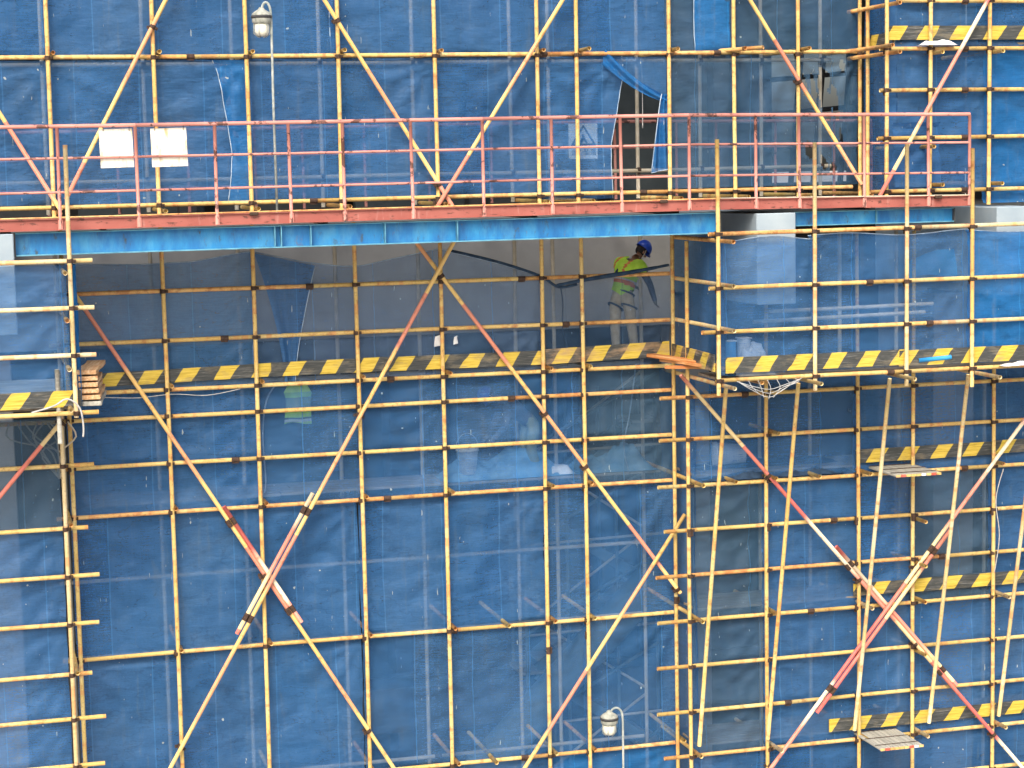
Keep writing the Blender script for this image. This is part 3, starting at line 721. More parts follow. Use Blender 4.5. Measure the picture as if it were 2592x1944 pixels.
# recess: scalloped top edge below the beam
SC = [(-6.9, 2.06), (-6.52, 2.05), (-5.61, 2.02), (-4.82, 2.04), (-3.97, 2.17), (-3.21, 1.99), (-2.60, 1.90), (-2.31, 1.89), (-1.77, 1.99), (-1.06, 2.12), (-0.92, 2.07), (-0.07, 1.84), (0.52, 1.65), (0.80, 1.46), (1.14, 1.51), (1.6, 1.58), (2.7, 1.62)]
def scal(x):
    for (a, za), (b, zb) in zip(SC, SC[1:]):
        if a <= x <= b: return za+(zb-za)*(x-a)/(b-a)
    return SC[0][1] if x < SC[0][0] else SC[-1][1]
net('thin blue net with a scalloped top edge, left half of the recess', -6.74, -3.94, 0.17, 2.1, Y0, 'net_shade_lift', top=scal, pins=(.17, .9, 1.62), hems='t', res=0.05)
net('thin see-through net with a scalloped top edge under the brace cross', -3.98, 0.52, 0.17, 2.1, Y0+.01, 'net_thin', top=scal, pins=(.17, .9, 1.62), hems='t', res=0.05)
net('thin see-through net in front of the worker in the green vest', 0.5, 2.66, 0.17, 1.6, Y0, 'net_veil', top=scal, pins=(.17, .9, 1.55), res=0.05)
def fold(u, v):
    z = 0.2+v*1.94; xl = -3.52+(-0.40)*v**1.6; xr = -3.36+0.36*v**1.3
    return (xl+(xr-xl)*u, 0.075-0.03*math.sin(u*9+v*2), z-0.22*u*v*(1 if v > .5 else v*2))
sheet('safety_net', fold, 14, 30, 'net', 'folded blue net flap hanging as a narrow wedge in the recess', hems='r')
pts = [(0.75, 0.0, 1.50), (1.15, 0.02, 1.56), (1.55, 0.0, 1.615), (1.9, -0.04, 1.66), (2.25, -0.05, 1.71), (2.58, -0.03, 1.76)]
sp = smooth_pts(pts, 5)
tag(path_tube('net_roll', sp, 0.036, 'net_roll', None, 8, taper=[0.45+0.55*math.sin(PI*min(1, i/len(sp)*0.9+.1))+0.2*nz(i*.7, 0, 0) for i in range(len(sp))]), 'dark rolled net bundle lying along the rail in front of the worker', 'net roll')
sp = smooth_pts([(-0.92, 0.09, 2.09), (-0.3, 0.08, 1.93), (0.2, 0.08, 1.77), (0.55, 0.08, 1.63), (0.8, 0.07, 1.47), (1.1, .08, 1.5)], 5)
tag(path_tube('net_roll', sp, 0.022, 'net_roll', None, 7), 'dark twisted net cord sloping down from the brace cross', 'net roll')
for x0, x1, lab, mt in ((-6.74, -3.95, 'blue net below the plank deck beside the hanging vest', 'net'), (-3.98, -1.06, 'blue net below the plank deck in front of the hanging vest', 'net_mid'), (-1.09, 1.16, 'blue net in front of the crouching helmeted worker', 'net_mid'), (1.13, 2.68, 'dull blue net below the deck at the inner corner', 'net_dark')):
    net(lab, x0, x1, -1.68, 0.16, Y0, mt, pins=(-1.66, -.94, -.22, .14))
for x0, x1, lab, mt in ((-6.74, -2.45, 'blue net sheet below the tarp heap, behind the spliced brace pair', 'net'), (-2.44, 0.52, 'blue net sheet below the tarp heap beside the bucket', 'net'), (0.5, 2.68, 'thin net sheet in front of the dim steel stair', 'net_mid')):
    net(lab, x0, x1, -3.82, -1.70, Y0, mt, pins=(-3.8, -1.7), amp=1.2)
for x0, x1, lab, mt in ((-6.74, -2.45, 'blue net sheet around the lower crossing of the left braces', 'net'), (-2.44, 1.16, 'blue net sheet across the thick raking strut', 'net_mid'), (1.13, 2.68, 'thin net sheet behind the low hooked lamp', 'net_mid')):
    net(lab, x0, x1, -5.97, -3.83, Y0, mt, pins=(-5.95, -3.82), amp=1.2)
net('blue net at the bottom of the recess, left of the hooked lamp', -6.74, 0.6, -9.0, -5.99, Y0, pins=(-8.1, -6.0))
net('blue net at the bottom of the recess, below the hooked lamp', 0.55, 2.68, -9.0, -5.99, Y0, 'net_bright', pins=(-8.1,))
# lower right
YR = -0.68+0.105
for x0, x1, lab, mt in ((2.72, 5.5, 'dull net sheet in the shade right under the platform', 'net_mid'), (5.48, 9.5, 'dull net sheet right under the platform, above the striped board', 'net')):
    net(lab, x0, x1, -1.68, 0.02, YR, mt, pins=(-1.66, -.93, -.27))
for x0, x1, lab, mt in ((2.72, 3.95, 'thin net strip below the lying bucket', 'net_dark'), (3.92, 6.5, 'blue net sheet left of the red and white brace cross', 'net'), (6.45, 7.92, 'dull net sheet in front of the concrete column', 'net_dark'), (7.88, 9.6, 'bright net sheet past the concrete column', 'net')):
    net(lab, x0, x1, -3.82, -1.68, YR, mt, pins=(-3.8, -3.08, -2.36, -1.68))
for x0, x1, lab, mt in ((2.72, 3.95, 'blue net strip behind the feet of the first raker', 'net_dark'), (3.92, 6.5, 'saturated blue net below the red and white brace cross', 'net'), (6.45, 9.6, 'blue net below the brace cross, right part', 'net')):
    net(lab, x0, x1, -6.0, -3.83, YR, mt, pins=(-5.99, -5.27, -4.53, -3.83))
net('net sheet along the bottom of the lower right wall', 2.72, 9.6, -9.0, -6.02, YR, 'net', pins=(-8.1,))
# return strips between the two planes
def ret(x, ya, yb, za, zb, mat, lab):
    sd_ = random.uniform(0, 50)
    def fn(u, v):
        y = ya+(yb-ya)*u; z = za+(zb-za)*v
        return (x+0.03*nz(y*2+sd_, z*1.3, 1)+0.02*math.sin(y*9+z), y, z)
    sheet('safety_net', fn, max(8, int(abs(yb-ya)/.07)), int((zb-za)/.08), mat, lab, hems='')
ret(2.80, -0.56, 1.1, -9.0, 0.0, 'net', 'narrow net strip turning the inner corner below the platform')
ret(2.80, -1.86, 0.4, 0.22, 2.25, 'net', 'net closing the short side of the right platform')
ret(-6.62, -1.86, 0.02, 0.25, 2.12, 'net_bright', 'bright net closing the short side of the left platform')
ret(5.97, -1.05, 0.05, 2.85, 7.3, 'net', 'net strip turning the corner behind the railing end')
# right platform front
YP = -2.0+0.105
net('fresh blue net on the platform front over the pale girder', 2.72, 4.22, 0.18, 2.24, YP, 'net_mid', pins=(.2, .84, 1.49, 2.2), amp=.8, top=lambda x: 2.2+0.03*math.sin(x*4), hems='t')
net('blue net on the platform front across the inner rails', 4.18, 6.82, 0.18, 2.24, YP, 'net_mid', pins=(.2, .84, 1.49, 2.2), amp=.8, top=lambda x: 2.22+0.03*math.sin(x*3), hems='t')
net('bright blue net on the platform front past the last post', 6.78, 9.6, 0.18, 2.26, YP, 'net_bright', pins=(.2, .84, 1.49, 2.2), top=lambda x: 2.24-0.05*math.sin((x-6.8)*2), hems='t')
net('blue net on the front of the left platform', -9.6, -6.74, 0.2, 2.14, YP, 'net_mid', pins=(.2, .9, 1.55, 2.1), hems='')
# left lower
net('dull net under the left platform', -9.6, -6.90, -1.7, -0.1, YR, 'net_dark', pins=(-.79, -1.7))
net('blue net below the left platform, upper sheet', -9.6, -6.90, -3.84, -1.72, YR, 'net', pins=(-3.1, -2.4))
net('blue net below the left platform, lower sheet', -9.6, -6.90, -9.0, -3.86, YR, 'net', pins=(-4.5, -5.2, -6.3))
# upper right
Y3 = -1.2+0.105
net('blue net above the striped board past the walkway corner', 5.80, 9.6, 5.04, 7.3, Y3, 'net', pins=(5.05, 5.76))
net('blue net under the striped board past the walkway corner', 5.80, 7.52, 2.86, 5.0, Y3, 'net', pins=(2.86, 3.66, 4.4, 5.0))
net('saturated blue net beyond the end of the red railing', 7.48, 9.6, 2.62, 5.0, Y3, 'net_bright', pins=(2.86, 3.66, 4.4, 5.0))
net('blue net strip hanging below the railing end', 5.9, 6.7, 2.9, 3.9, Y3-.06, 'net', pins=(3.66,), amp=1.4)

# ------------------------------------------------------------------ decks and boards
def deck(label, x0, x1, y0, y1, z, mat='wood', L=3.0):
    d = thing('plank_deck', label, 'plank deck', ((x0+x1)/2, (y0+y1)/2, z), 'scaffold plank decks')
    y = y0
    while y+0.2 < y1:
        x = x0-random.uniform(0, 1.0) if False else x0
        while x < x1-0.1:
            xe = min(x1, x+L*random.uniform(0.85, 1.05))
            if x1-xe < 0.5: xe = x1
            V, F = boxdata(0, xe-x-0.01, 0, 0.235, 0, 0.04)
            obj('plank', bevel_mesh(mesh('plank', V, F), 0.004), mat, d, T(x, y, z+random.uniform(-.004, .006)) @ Matrix.Rotation(random.uniform(-.006, .006), 4, 'Z'))
            x = xe
        y += 0.252
    return d
deck('plank deck carrying the worker in the green vest', -6.5, 2.5, 0.22, 1.42, 0.275)
deck('plank deck under the tarp heap and the pale bucket', -6.5, 2.5, 0.22, 1.42, -1.56)
deck('plank deck of the right platform', 2.75, 9.4, -1.82, -0.75, 0.085)
deck('plank deck of the left platform', -9.4, -6.72, -1.82, -0.1, 0.155)
deck('plank deck behind the lying bucket', 2.8, 9.3, -0.5, 0.7, -1.55)
deck('plank deck low on the right wall beside the brace cross', 2.8, 9.3, -0.5, 0.7, -3.70)
deck('lowest plank deck on the right wall', 2.8, 9.3, -0.5, 0.7, -5.88)
deck('upper plank deck behind the corner toe board', 5.95, 9.4, -1.05, 0.1, 5.09)

def toe(label, x0, x1, y, z, h=0.22, mat='toe', dz=0.0, lean=0.0, rz=0.0, grp='striped toe boards'):
    L = math.hypot(x1-x0, dz); V, F = [], []
    n = max(2, int(L/0.35)); th = 0.022; sd_ = random.uniform(0, 99)
    for i in range(n+1):
        x = L*i/n; b = 0.012*nz(x*1.2, sd_, 0); e = 0.004*nz(x*6, sd_, 4)
        for (yy, zz) in ((-th/2, 0), (-th/2, h), (th/2, h), (th/2, 0)): V.append((x, yy+b, zz+e))
    for i in range(n):
        for j in range(4): F.append((i*4+j, i*4+(j+1) % 4, (i+1)*4+(j+1) % 4, (i+1)*4+j))
    F.append((0, 3, 2, 1)) if False else F.append((0, 1, 2, 3)); F.append(tuple(n*4+j for j in (3, 2, 1, 0)))
    F = [tuple(reversed(f)) for f in F]
    mw = T(x0, y, z) @ Matrix.Rotation(rz, 4, 'Z') @ Matrix.Rotation(-math.asin(dz/L), 4, 'Y') @ Matrix.Rotation(lean, 4, 'X')
    o = obj('toe_board', mesh('toe_board', V, F), mat, None, mw); return tag(o, label, 'toe board', grp)
yb = 0.16
toe('striped toe board at the left end of the recess deck, beside the orange planks', -6.36, -3.02, 0.055, 0.245, 0.20, dz=0.055)
toe('striped toe board ending near the hanging vest', -3.72, -2.0, 0.035, 0.285, 0.21, dz=0.01, mat='toe')
toe('striped toe board crossed by the red brace in the middle of the recess', -2.48, 0.62, 0.055, 0.285, 0.215, dz=-0.01)
toe('faded toe board at the feet of the worker in the green vest', 0.56, 2.60, 0.045, 0.275, 0.235, 'toe_worn', dz=0.045)
toe('short side toe board between the recess and the right platform', 2.62, 4.45, -0.05, 0.26, 0.26, 'toe_worn', rz=-PI/2, dz=-0.02)
toe('bright striped toe board under the white bag on the right platform', 2.78, 5.72, -1.925, 0.215, 0.235, dz=0.0)
toe('bright striped toe board on the right platform beside its last post', 5.6, 9.5, -1.925, 0.195, 0.24, dz=0.0)
toe('striped toe board over the slatted board on the lower right wall', 5.50, 8.0, -0.605, -1.475, 0.215)
toe('striped toe board on the lower right wall past the red brace', 7.92, 9.5, -0.605, -1.46, 0.215)
toe('striped toe board behind the centre of the red and white cross', 5.45, 6.50, -0.605, -3.63, 0.20)
toe('striped toe board right of the red and white cross', 6.40, 9.5, -0.605, -3.64, 0.21)
toe('lowest striped toe board beside the lower slatted board', 5.02, 9.4, -0.61, -5.83, 0.21)
toe('striped toe board on the left platform below the grey plank', -9.5, -6.62, -1.925, 0.2, 0.225)
toe('striped toe board high on the bay past the walkway corner', 5.80, 9.5, -1.125, 5.165, 0.215)
toe('yellow toe board end turning the upper corner behind the post', 5.92, 6.98, -0.05, 5.09, 0.20, rz=-PI/2)

def plank_thing(label, mw, L, wd, th, mat, grp=None):
    V, F = boxdata(0, L, -wd/2, wd/2, 0, th); me = mesh('plank', V, F)
    bm = bmesh.new(); bm.from_mesh(me); bmesh.ops.subdivide_edges(bm, edges=[e for e in bm.edges if abs(e.verts[0].co.x-e.verts[1].co.x) > L*.5], cuts=8)
    for v in bm.verts:
        v.co.y += 0.02*nz(v.co.x*2.3, v.co.y*9, wd*50); v.co.z += 0.012*nz(v.co.x*1.7, 3, L)
    bm.to_mesh(me); bm.free(); bevel_mesh(me, 0.005)
    return tag(obj('plank', me, mat, None, mw), label, 'plank', grp)
R = Matrix.Rotation
# orange planks at the inner corner
plank_thing('broken orange plank, top one of the pile at the inner platform corner', T(2.28, 0.05, 0.32) @ R(rad(-70), 4, 'Z') @ R(rad(1.5), 4, 'Y'), 2.0, 0.16, 0.05, 'wood_orange', 'orange planks at the corner')
plank_thing('orange plank under the broken one at the inner platform corner', T(2.46, -0.12, 0.26) @ R(rad(-78), 4, 'Z'), 1.75, 0.2, 0.05, 'wood_orange', 'orange planks at the corner')
plank_thing('short orange offcut at the inner platform corner', T(2.30, -0.6, 0.19) @ R(rad(-35), 4, 'Z'), 0.6, 0.12, 0.045, 'wood_orange', 'orange planks at the corner')
for i in range(6):
    plank_thing(['flaking orange plank, topmost of the stack at the left platform', 'second flaking plank from the top at the left platform', 'third flaking plank from the top at the left platform', 'fourth flaking plank from the top at the left platform', 'fifth flaking plank from the top at the left platform', 'pale lowest plank of the stack at the left platform'][i],
                T(-6.56+0.02*(5-i)-0.03*random.random()+0.03*(i-2), -1.75-0.02*i, 0.62-0.085*i) @ R(rad(84+random.uniform(-3, 3)), 4, 'Z'), 1.5, 0.26, 0.06, 'wood_flake' if i < 5 else 'wood_grey', 'planks stacked at the left platform')
plank_thing('weathered grey plank on edge on the left platform', T(-9.4, -1.66, 0.47) @ R(rad(82), 4, 'X'), 2.55, 0.2, 0.05, 'wood_grey')
def slat_board(label, x, y, z, ln, wd, rz):
    b = thing('slatted_board', label, 'board', (x, y, z), 'slatted bamboo boards')
    base = T(x, y, z) @ R(rz, 4, 'Z')
    n = 9
    for i in range(n):
        V, F = boxdata(0, ln+random.uniform(-.03, .03), -wd/n*0.43, wd/n*0.43, 0, 0.035)
        me = bevel_mesh(mesh('slat', V, F), 0.006); mw = base @ T(0, wd*(i+.5)/n-wd/2, 0)
        s = obj('slat', me, 'wood_grey', b, mw)
        V, F = boxdata(0, 0.012, -wd/n*.44, wd/n*.44, -0.001, 0.036)
        obj('slat_end', mesh('slat_end', V, F), random.choice(['bag_red', 'tube', 'white', 'tube']), s, mw @ T(ln+0.031, 0, 0))
    for t in (0.12, 0.5, 0.86):
        tube('tie_rod', base @ Vector((ln*t, -wd/2, 0.042)), base @ Vector((ln*t, wd/2, 0.042)), 'coupler', b, 0.006, 0)
    return b
slat_board('slatted bamboo board sticking out beside the upper arm of the red brace', 6.13, -0.45, -1.585, 1.05, 0.78, -PI/2)
slat_board('slatted bamboo board sticking out at the foot of the right wall', 5.85, -0.45, -5.93, 1.05, 0.75, -PI/2)

# ------------------------------------------------------------------ tarps, buckets, bags, ropes
def heap(label, x0, x1, y0, y1, z, h, mat, seed, cat='tarp', grp=None):
    def fn(u, v):
        x = x0+(x1-x0)*u; y = y0+(y1-y0)*v
        e = min(1, 5*u, 5*(1-u))*min(1, 4*v, 4*(1-v))
        zz = h*e*(0.45+0.6*nz(x*1.7+seed, y*1.5, 1)+0.35*abs(nz(x*5+seed, y*5, 4))+0.12*nz(x*12, y*12, seed))
        return (x+.04*nz(x*3, y*4, seed), y+.05*nz(x*4, y*3, seed+5), z+max(0.004, zz))
    return sheet('tarp', fn, max(20, int((x1-x0)/.05)), 22, mat, label, cat, grp)
heap('crumpled blue net heap spread over the deck around the bucket', -1.05, 1.0, 0.22, 1.0, -1.515, 0.55, 'tarp_dusty', 3)
heap('crumpled blue net heap on the deck near the inner corner', 1.1, 2.45, 0.22, 1.0, -1.515, 0.48, 'tarp_dusty', 9)
heap('small pale plastic bag on the deck between the two net heaps', 0.62, 1.08, 0.24, 0.6, -1.5, 0.2, 'white', 14, 'bag')
heap('white woven bag heaped behind the bright toe board', 3.1, 3.72, -1.72, -1.2, 0.13, 0.85, 'white', 21, 'bag')
heap('dark folded sheet on the lower right deck by the lying bucket', 3.0, 5.4, -0.2, 0.5, -1.51, 0.16, 'net_roll', 33)
heap('dark net bundle bulging over the deck edge of the lower right wall', 2.9, 5.3, -0.62, -0.3, -1.62, 0.16, 'net_roll', 36)
def tarp_hang(u, v):
    x = 6.5+1.15*u; z = 1.42+0.5*v*(0.55+0.6*u)
    return (x, -0.42+0.06*math.sin(u*6+v*3), z+0.06*math.sin(u*5))
sheet('tarp', tarp_hang, 24, 14, 'tarp', 'bright cyan tarp draped inside the right platform', 'tarp', None)
def tarp_hang2(u, v):
    return (7.55+1.6*u, -0.8+0.08*math.sin(u*7+v*4), 1.62+0.55*v+0.05*nz(u*4, v*4, 2))
sheet('tarp', tarp_hang2, 30, 14, 'tarp', 'wrinkled cyan tarp behind the bright net past the last post', 'tarp', None)
def bucket(label, mw, r=0.15, h=0.32, mat='bucket', tilt=None):
    b = thing('bucket', label, 'bucket', mw.translation)
    n = 18; V, F = [], []
    prof = [(r*.78, 0), (r*.97, h*.86), (r*1.06, h*.86), (r*1.06, h*.92), (r, h*.92), (r*1.02, h), (r*.94, h), (r*.74, 0.02)]
    for rr, z in prof:
        for j in range(n): a = 2*PI*j/n; V.append((rr*math.cos(a), rr*math.sin(a), z))
    for i in range(len(prof)-1):
        for j in range(n): F.append((i*n+j, i*n+(j+1) % n, (i+1)*n+(j+1) % n, (i+1)*n+j))
    F.append(tuple(reversed(range(n)))); F.append(tuple((len(prof)-1)*n+j for j in range(n)))
    obj('pail', mesh('pail', V, F, True), mat, b, mw)
    pts = [mw @ Vector((r*1.05*math.cos(PI*t), 0, h*.9+0.26*math.sin(PI*t))) for t in [i/14 for i in range(15)]]
    path_tube('bail_handle', pts, 0.006, 'rope', b, 5); return b
bucket('pale blue plastic bucket on the deck behind the net', T(-0.64, 0.40, -1.42), 0.175, 0.42)
bucket('grey bucket lying on its side behind the net', T(3.74, -0.28, -1.26) @ R(rad(-90), 4, 'Y') @ R(-.25, 4, 'X'), 0.185, 0.52)
def tin(label, x, y, z, r, h, mat):
    b = thing('paint_tin', label, 'tin', (x, y, z), 'paint tins on the platform')
    obj('can', tube_me(h, r, 16, 0, False, 2), mat, b, T(x, y, z))
    obj('can_band', tube_me(h*.28, r*1.03, 16, 0, True, 1), 'black', b, T(x, y, z+0.01))
    obj('lid', bevel_mesh(mesh('lid', *boxdata(-r, r, -r, r, 0, 0.02)), .006), 'white', b, T(x, y, z+h))
tin('blue paint tin beside the platform corner post', 3.02, -1.5, 0.13, 0.085, 0.52, 'cyan_box')
tin('white paint tin with a dark foot on the platform', 3.26, -1.45, 0.13, 0.1, 0.55, 'white')
def rope(label, pts, r=0.009, mat='rope', k=6): return tag(path_tube('rope', smooth_pts(pts, k), r, mat, None, 6), label, 'rope', 'loose ropes')
rope('pale rope hanging past the vest behind the net', [(-3.62, .22, .16), (-3.78, .24, -.1), (-3.85, .25, -.6), (-3.83, .24, -1.3), (-3.86, .22, -1.5)], 0.012)
rope('pair of thin cords dangling from the end of the net cord', [(0.83, 0.05, 1.45), (0.86, 0.06, 1.2), (0.85, .06, .8), (0.92, .06, .55), (0.98, .06, .42)], 0.008, 'net_roll')
rope('blue cord hanging through the inner corner bay', [(2.1, .22, .2), (1.98, .22, -.6), (1.88, .23, -1.1), (1.95, .22, -1.5)], 0.012, 'hem')
rope('thin white cord looped on the lower right net', [(8.05, -.72, -1.7), (7.92, -.72, -2.2), (7.98, -.73, -2.8), (7.9, -.72, -3.4)], 0.008)
rope('white rope end tied at the foot of the left corner post', [(-7.3, -2.06, 0.16), (-7.0, -2.08, .24), (-6.82, -2.1, .33), (-6.66, -2.1, 0.2), (-6.62, -2.1, -0.05), (-6.63, -2.1, -.2)], 0.013)
rope('white cord hanging in the curtain opening', [(2.30, .35, 5.0), (2.31, .35, 4.4), (2.31, .36, 3.9)], 0.007)
rope('thin pale rope sagging under the left half of the recess deck', [(-6.2, -.02, .1), (-5.7, -.02, .07), (-5.2, -.02, .1), (-4.7, -.03, .06), (-4.2, -.02, .13)], 0.006)
def fringe():
    V, F = [], []
    e = thing('net_scrap', 'small knotted net scrap sagging under the right platform edge', 'net scrap', (3.35, -2.03, 0.05))
    for i in range(7):
        t = i/6; x = 2.95+0.9*t; d = 0.17*math.sin(PI*t)
        path_tube('strand', smooth_pts([(x, -2.03, .1), (x+.05, -2.04, .05-d*.5), (3.42+(x-3.42)*.5, -2.05, -.02-d)], 4), 0.005, 'rope', e, 5)
    for k in (0.4, 0.7, 1.0):
        path_tube('strand', smooth_pts([(2.9+.02*k, -2.04, .1), (3.15, -2.045, .06-.1*k), (3.42, -2.05, .04-.2*k), (3.65, -2.045, .05-.1*k), (3.95, -2.04, .1)], 4), 0.005, 'rope', e, 5)
fringe()
def roots(cx, cz):
    e = thing('cable_tangle', 'tangle of pale hanging cables under the left platform', 'cable', (cx, -0.43, cz))
    r2 = random.Random(5)
    for i in range(8):
        x = cx+r2.uniform(-.5, .4)
        path_tube('cable', smooth_pts([(x, -.42, cz+.32), (x+r2.uniform(-.15, .2), -.42, cz+.1), (cx+.12+r2.uniform(-.2, .15), -.43, cz-.12), (cx+.2, -.43, cz-.5)], 4), 0.013, 'grey_tube', e, 5)
roots(-7.1, -0.5)
# loose slabs of debris under the blue sheet end
tag(obj('tool_roll', tube_me(0.55, 0.035, 10, 0, True), 'tarp', None, dirmat((5.92, -1.93, 0.27), (6.5, -1.93, 0.30))), 'blue pipe lying along the toe board of the right platform', 'pipe')
heap('red and white rag lying on the right platform ledger', 7.25, 7.7, -2.2, -1.98, 0.14, 0.12, 'white', 41, 'rag')
heap('white rag lying on the upper corner ledger', 6.25, 6.9, -1.35, -1.15, 5.07, 0.12, 'white', 45, 'rag')

# ------------------------------------------------------------------ plaques and sign
def m_plaque():
    k = NT('plaque_white'); v = k.coords((3, 1, 0.8))
    col = k.ramp(k.noise(v, 3.0, 5, 0.65), [(0.5, (0.78, 0.76, 0.66)), (0.68, (0.5, 0.38, 0.2))])
    return k.done(k.principled(col, 0.5))
M['plaque'] = m_plaque()
for x0, x1, lab in ((-6.215, -5.765, 'blank white plaque with rust streaks, nearer the walkway left end'), (-5.52, -5.03, 'blank white plaque on the railing, nearer the pole lamp')):
    V, F = boxdata(0, x1-x0, -0.006, 0.006, 0, 0.53)
    o = obj('plaque', bevel_mesh(mesh('plaque', V, F), 0.003), 'plaque', None, T(x0, -1.675, 3.43) @ R(rad(-1), 4, 'Y'))
    tag(o, lab, 'plaque', 'blank plaques on the railing')
    for xx in (0.05, x1-x0-0.05):
        pts = [(x0+xx, -1.68, 3.93), (x0+xx, -1.73, 3.99), (x0+xx, -1.70, 4.04), (x0+xx, -1.672, 3.97)]
        path_tube('tie_wire', pts, 0.004, 'coupler', o, 5)
sg = thing('warning_sign', 'faded warning sign with a black triangle behind the net', 'sign', (1.3, 0.24, 3.44))
SY = 0.26
V, F = boxdata(1.06, 1.53, SY, SY+0.006, 3.44, 3.985); obj('panel', mesh('panel', V, F), 'sign_back', sg)
def prism_xz(name, pts, y, th, mat, parent):
    n = len(pts); V = [(x, y, z) for x, z in pts]+[(x, y+th, z) for x, z in pts]
    F = [tuple(range(n)), tuple(reversed(range(n, 2*n)))]+[(i, n+i, n+(i+1) % n, (i+1) % n) for i in range(n)]
    return obj(name, mesh(name, V, F), mat, parent)
c = (1.30, 3.78)
def tri(s): return [(c[0]-s*0.21, c[1]-s*0.14), (c[0]+s*0.21, c[1]-s*0.14), (c[0], c[1]+s*0.19)]
prism_xz('triangle', tri(1.0), SY-0.004, 0.003, 'black', sg); prism_xz('triangle_field', tri(0.74), SY-0.007, 0.0025, 'sign_back', sg)
prism_xz('pictogram', [(1.245, 3.685), (1.275, 3.685), (1.30, 3.73), (1.345, 3.68), (1.365, 3.69), (1.325, 3.75), (1.31, 3.80), (1.29, 3.83), (1.275, 3.815), (1.28, 3.77), (1.255, 3.74)], SY-0.0095, 0.002, 'black', sg)
try:
    cu = bpy.data.curves.new('sign_text', 'FONT'); cu.body = '当心坠落'; cu.size = 0.105; cu.align_x = 'CENTER'; cu.extrude = 0.001
    to = bpy.data.objects.new('sign_text', cu); COL.objects.link(to); bpy.context.view_layer.update()
    me = bpy.data.meshes.new_from_object(to.evaluated_get(bpy.context.evaluated_depsgraph_get())); bpy.data.objects.remove(to)
    me.materials.clear()
    obj('lettering', me, 'black', sg, T(1.30, SY-0.003, 3.505) @ R(PI/2, 4, 'X'))
except Exception as ex: print('text', ex)

# ------------------------------------------------------------------ lamps
def lamp(label, x, y, z0, z1, hookx, head_drop):
    L_ = thing('pole_lamp', label, 'lamp', (x, y, z0), 'hooked pole lamps')
    pts = [(x, y, z0), (x-0.004, y, z0+(z1-z0)*.5), (x+0.004, y, z1-0.25)]
    r0 = abs(hookx)/2; s = 1 if hookx > 0 else -1
    for a in range(0, 181, 15):
        pts.append((x+s*r0*(1-math.cos(rad(a))), y, z1-0.16+0.16*math.sin(rad(a))))
    hx = x+hookx; pts.append((hx, y, z1-head_drop))
    path_tube('pole', pts, 0.018, 'lamp_pole', L_, 9)
    box('foot_plate', 'lamp_pole', L_, x-0.07, x+0.07, y-0.07, y+0.07, z0, z0+0.015, 0.003)
    zt = z1-head_drop
    def lathe(nm, prof, mat, parent):
        n = 16; V, F = [], []
        for r, z in prof:
            for j in range(n): a = 2*PI*j/n; V.append((r*math.cos(a), r*math.sin(a), z))
        for i in range(len(prof)-1):
            for j in range(n): F.append((i*n+j, i*n+(j+1) % n, (i+1)*n+(j+1) % n, (i+1)*n+j))
        F.append(tuple(reversed(range(n)))); F.append(tuple((len(prof)-1)*n+j for j in range(n)))
        return obj(nm, mesh(nm, V, F, True), mat, parent, T(hx, y, zt))
    h = lathe('housing', [(0.11, -0.2), (0.135, -0.17), (0.135, -0.06), (0.10, -0.03), (0.05, 0.0), (0.03, 0.03)], 'lamp_metal', L_)
    lathe('collar', [(0.142, -0.12), (0.148, -0.10), (0.142, -0.08)], 'steel_dark', h)
    lathe('globe', [(0.03, -0.37), (0.08, -0.355), (0.10, -0.31), (0.103, -0.2)], 'globe', L_)
    for j in range(6):
        a = 2*PI*j/6
        path_tube('guard_bar', [(hx+0.112*math.cos(a), y+.112*math.sin(a), zt-.19), (hx+.112*math.cos(a), y+.112*math.sin(a), zt-.33), (hx+.05*math.cos(a), y+.05*math.sin(a), zt-.385)], 0.006, 'lamp_metal', h, 5)
k = NT('lamp_globe_glass'); M['globe'] = k.done(k.principled((0.62, 0.62, 0.52), 0.25))
lamp('hooked pole lamp rising from the walkway edge behind the red railing', -3.80, -1.58, 2.75, 5.68, -0.13, 0.10)
lamp('low hooked pole lamp in front of the recess net', 1.60, -0.36, GZ, -5.17, -0.22, 0.06)

# ------------------------------------------------------------------ people
def m_cloth(name, c1, c2): return m_simple(name, c1, c2, 9, 0.9, 0.5)
M['skin'] = m_simple('skin', (0.2, 0.11, 0.075), (0.27, 0.15, 0.105), 12, 0.6)
M['jacket'] = m_cloth('jacket_navy', (0.05, 0.07, 0.11), (0.1, 0.125, 0.18))
M['trousers'] = m_cloth('trousers_khaki', (0.44, 0.35, 0.22), (0.6, 0.5, 0.34))
M['trousers_green'] = m_cloth('trousers_grey_green', (0.16, 0.2, 0.15), (0.25, 0.3, 0.22))
M['boots'] = m_cloth('boots', (0.03, 0.025, 0.02), (0.06, 0.05, 0.04))
M['glove'] = m_cloth('glove_grey', (0.12, 0.12, 0.12), (0.22, 0.21, 0.2))
M['hair'] = m_cloth('hair_black', (0.012, 0.01, 0.01), (0.025, 0.02, 0.02))
k = NT('helmet_blue'); M['helmet'] = k.done(k.principled((0.015, 0.06, 0.42), 0.3, spec=0.5))
def m_vest():
    k = NT('vest_hi_vis'); tc = k.n('TexCoord').outputs['Object']; z = k.n('SeparateXYZ', {0: tc}).outputs[2]
    st = k.ramp(z, [(0.0, 0), (1.0, 0)])
    base = k.ramp(k.noise(k.coords(), 9, 3), [(0.3, (0.42, 0.72, 0.05)), (0.7, (0.55, 0.85, 0.1))])
    return k.done(k.principled(base, 0.8, k.noise(k.coords(), 14, 3), 0.6, 0.02))
M['vest'] = m_vest()
M['vest_band'] = m_cloth('vest_orange_band', (0.62, 0.17, 0.06), (0.72, 0.26, 0.11))
M['vest_silver'] = m_cloth('vest_silver_band', (0.5, 0.5, 0.47), (0.62, 0.62, 0.58))
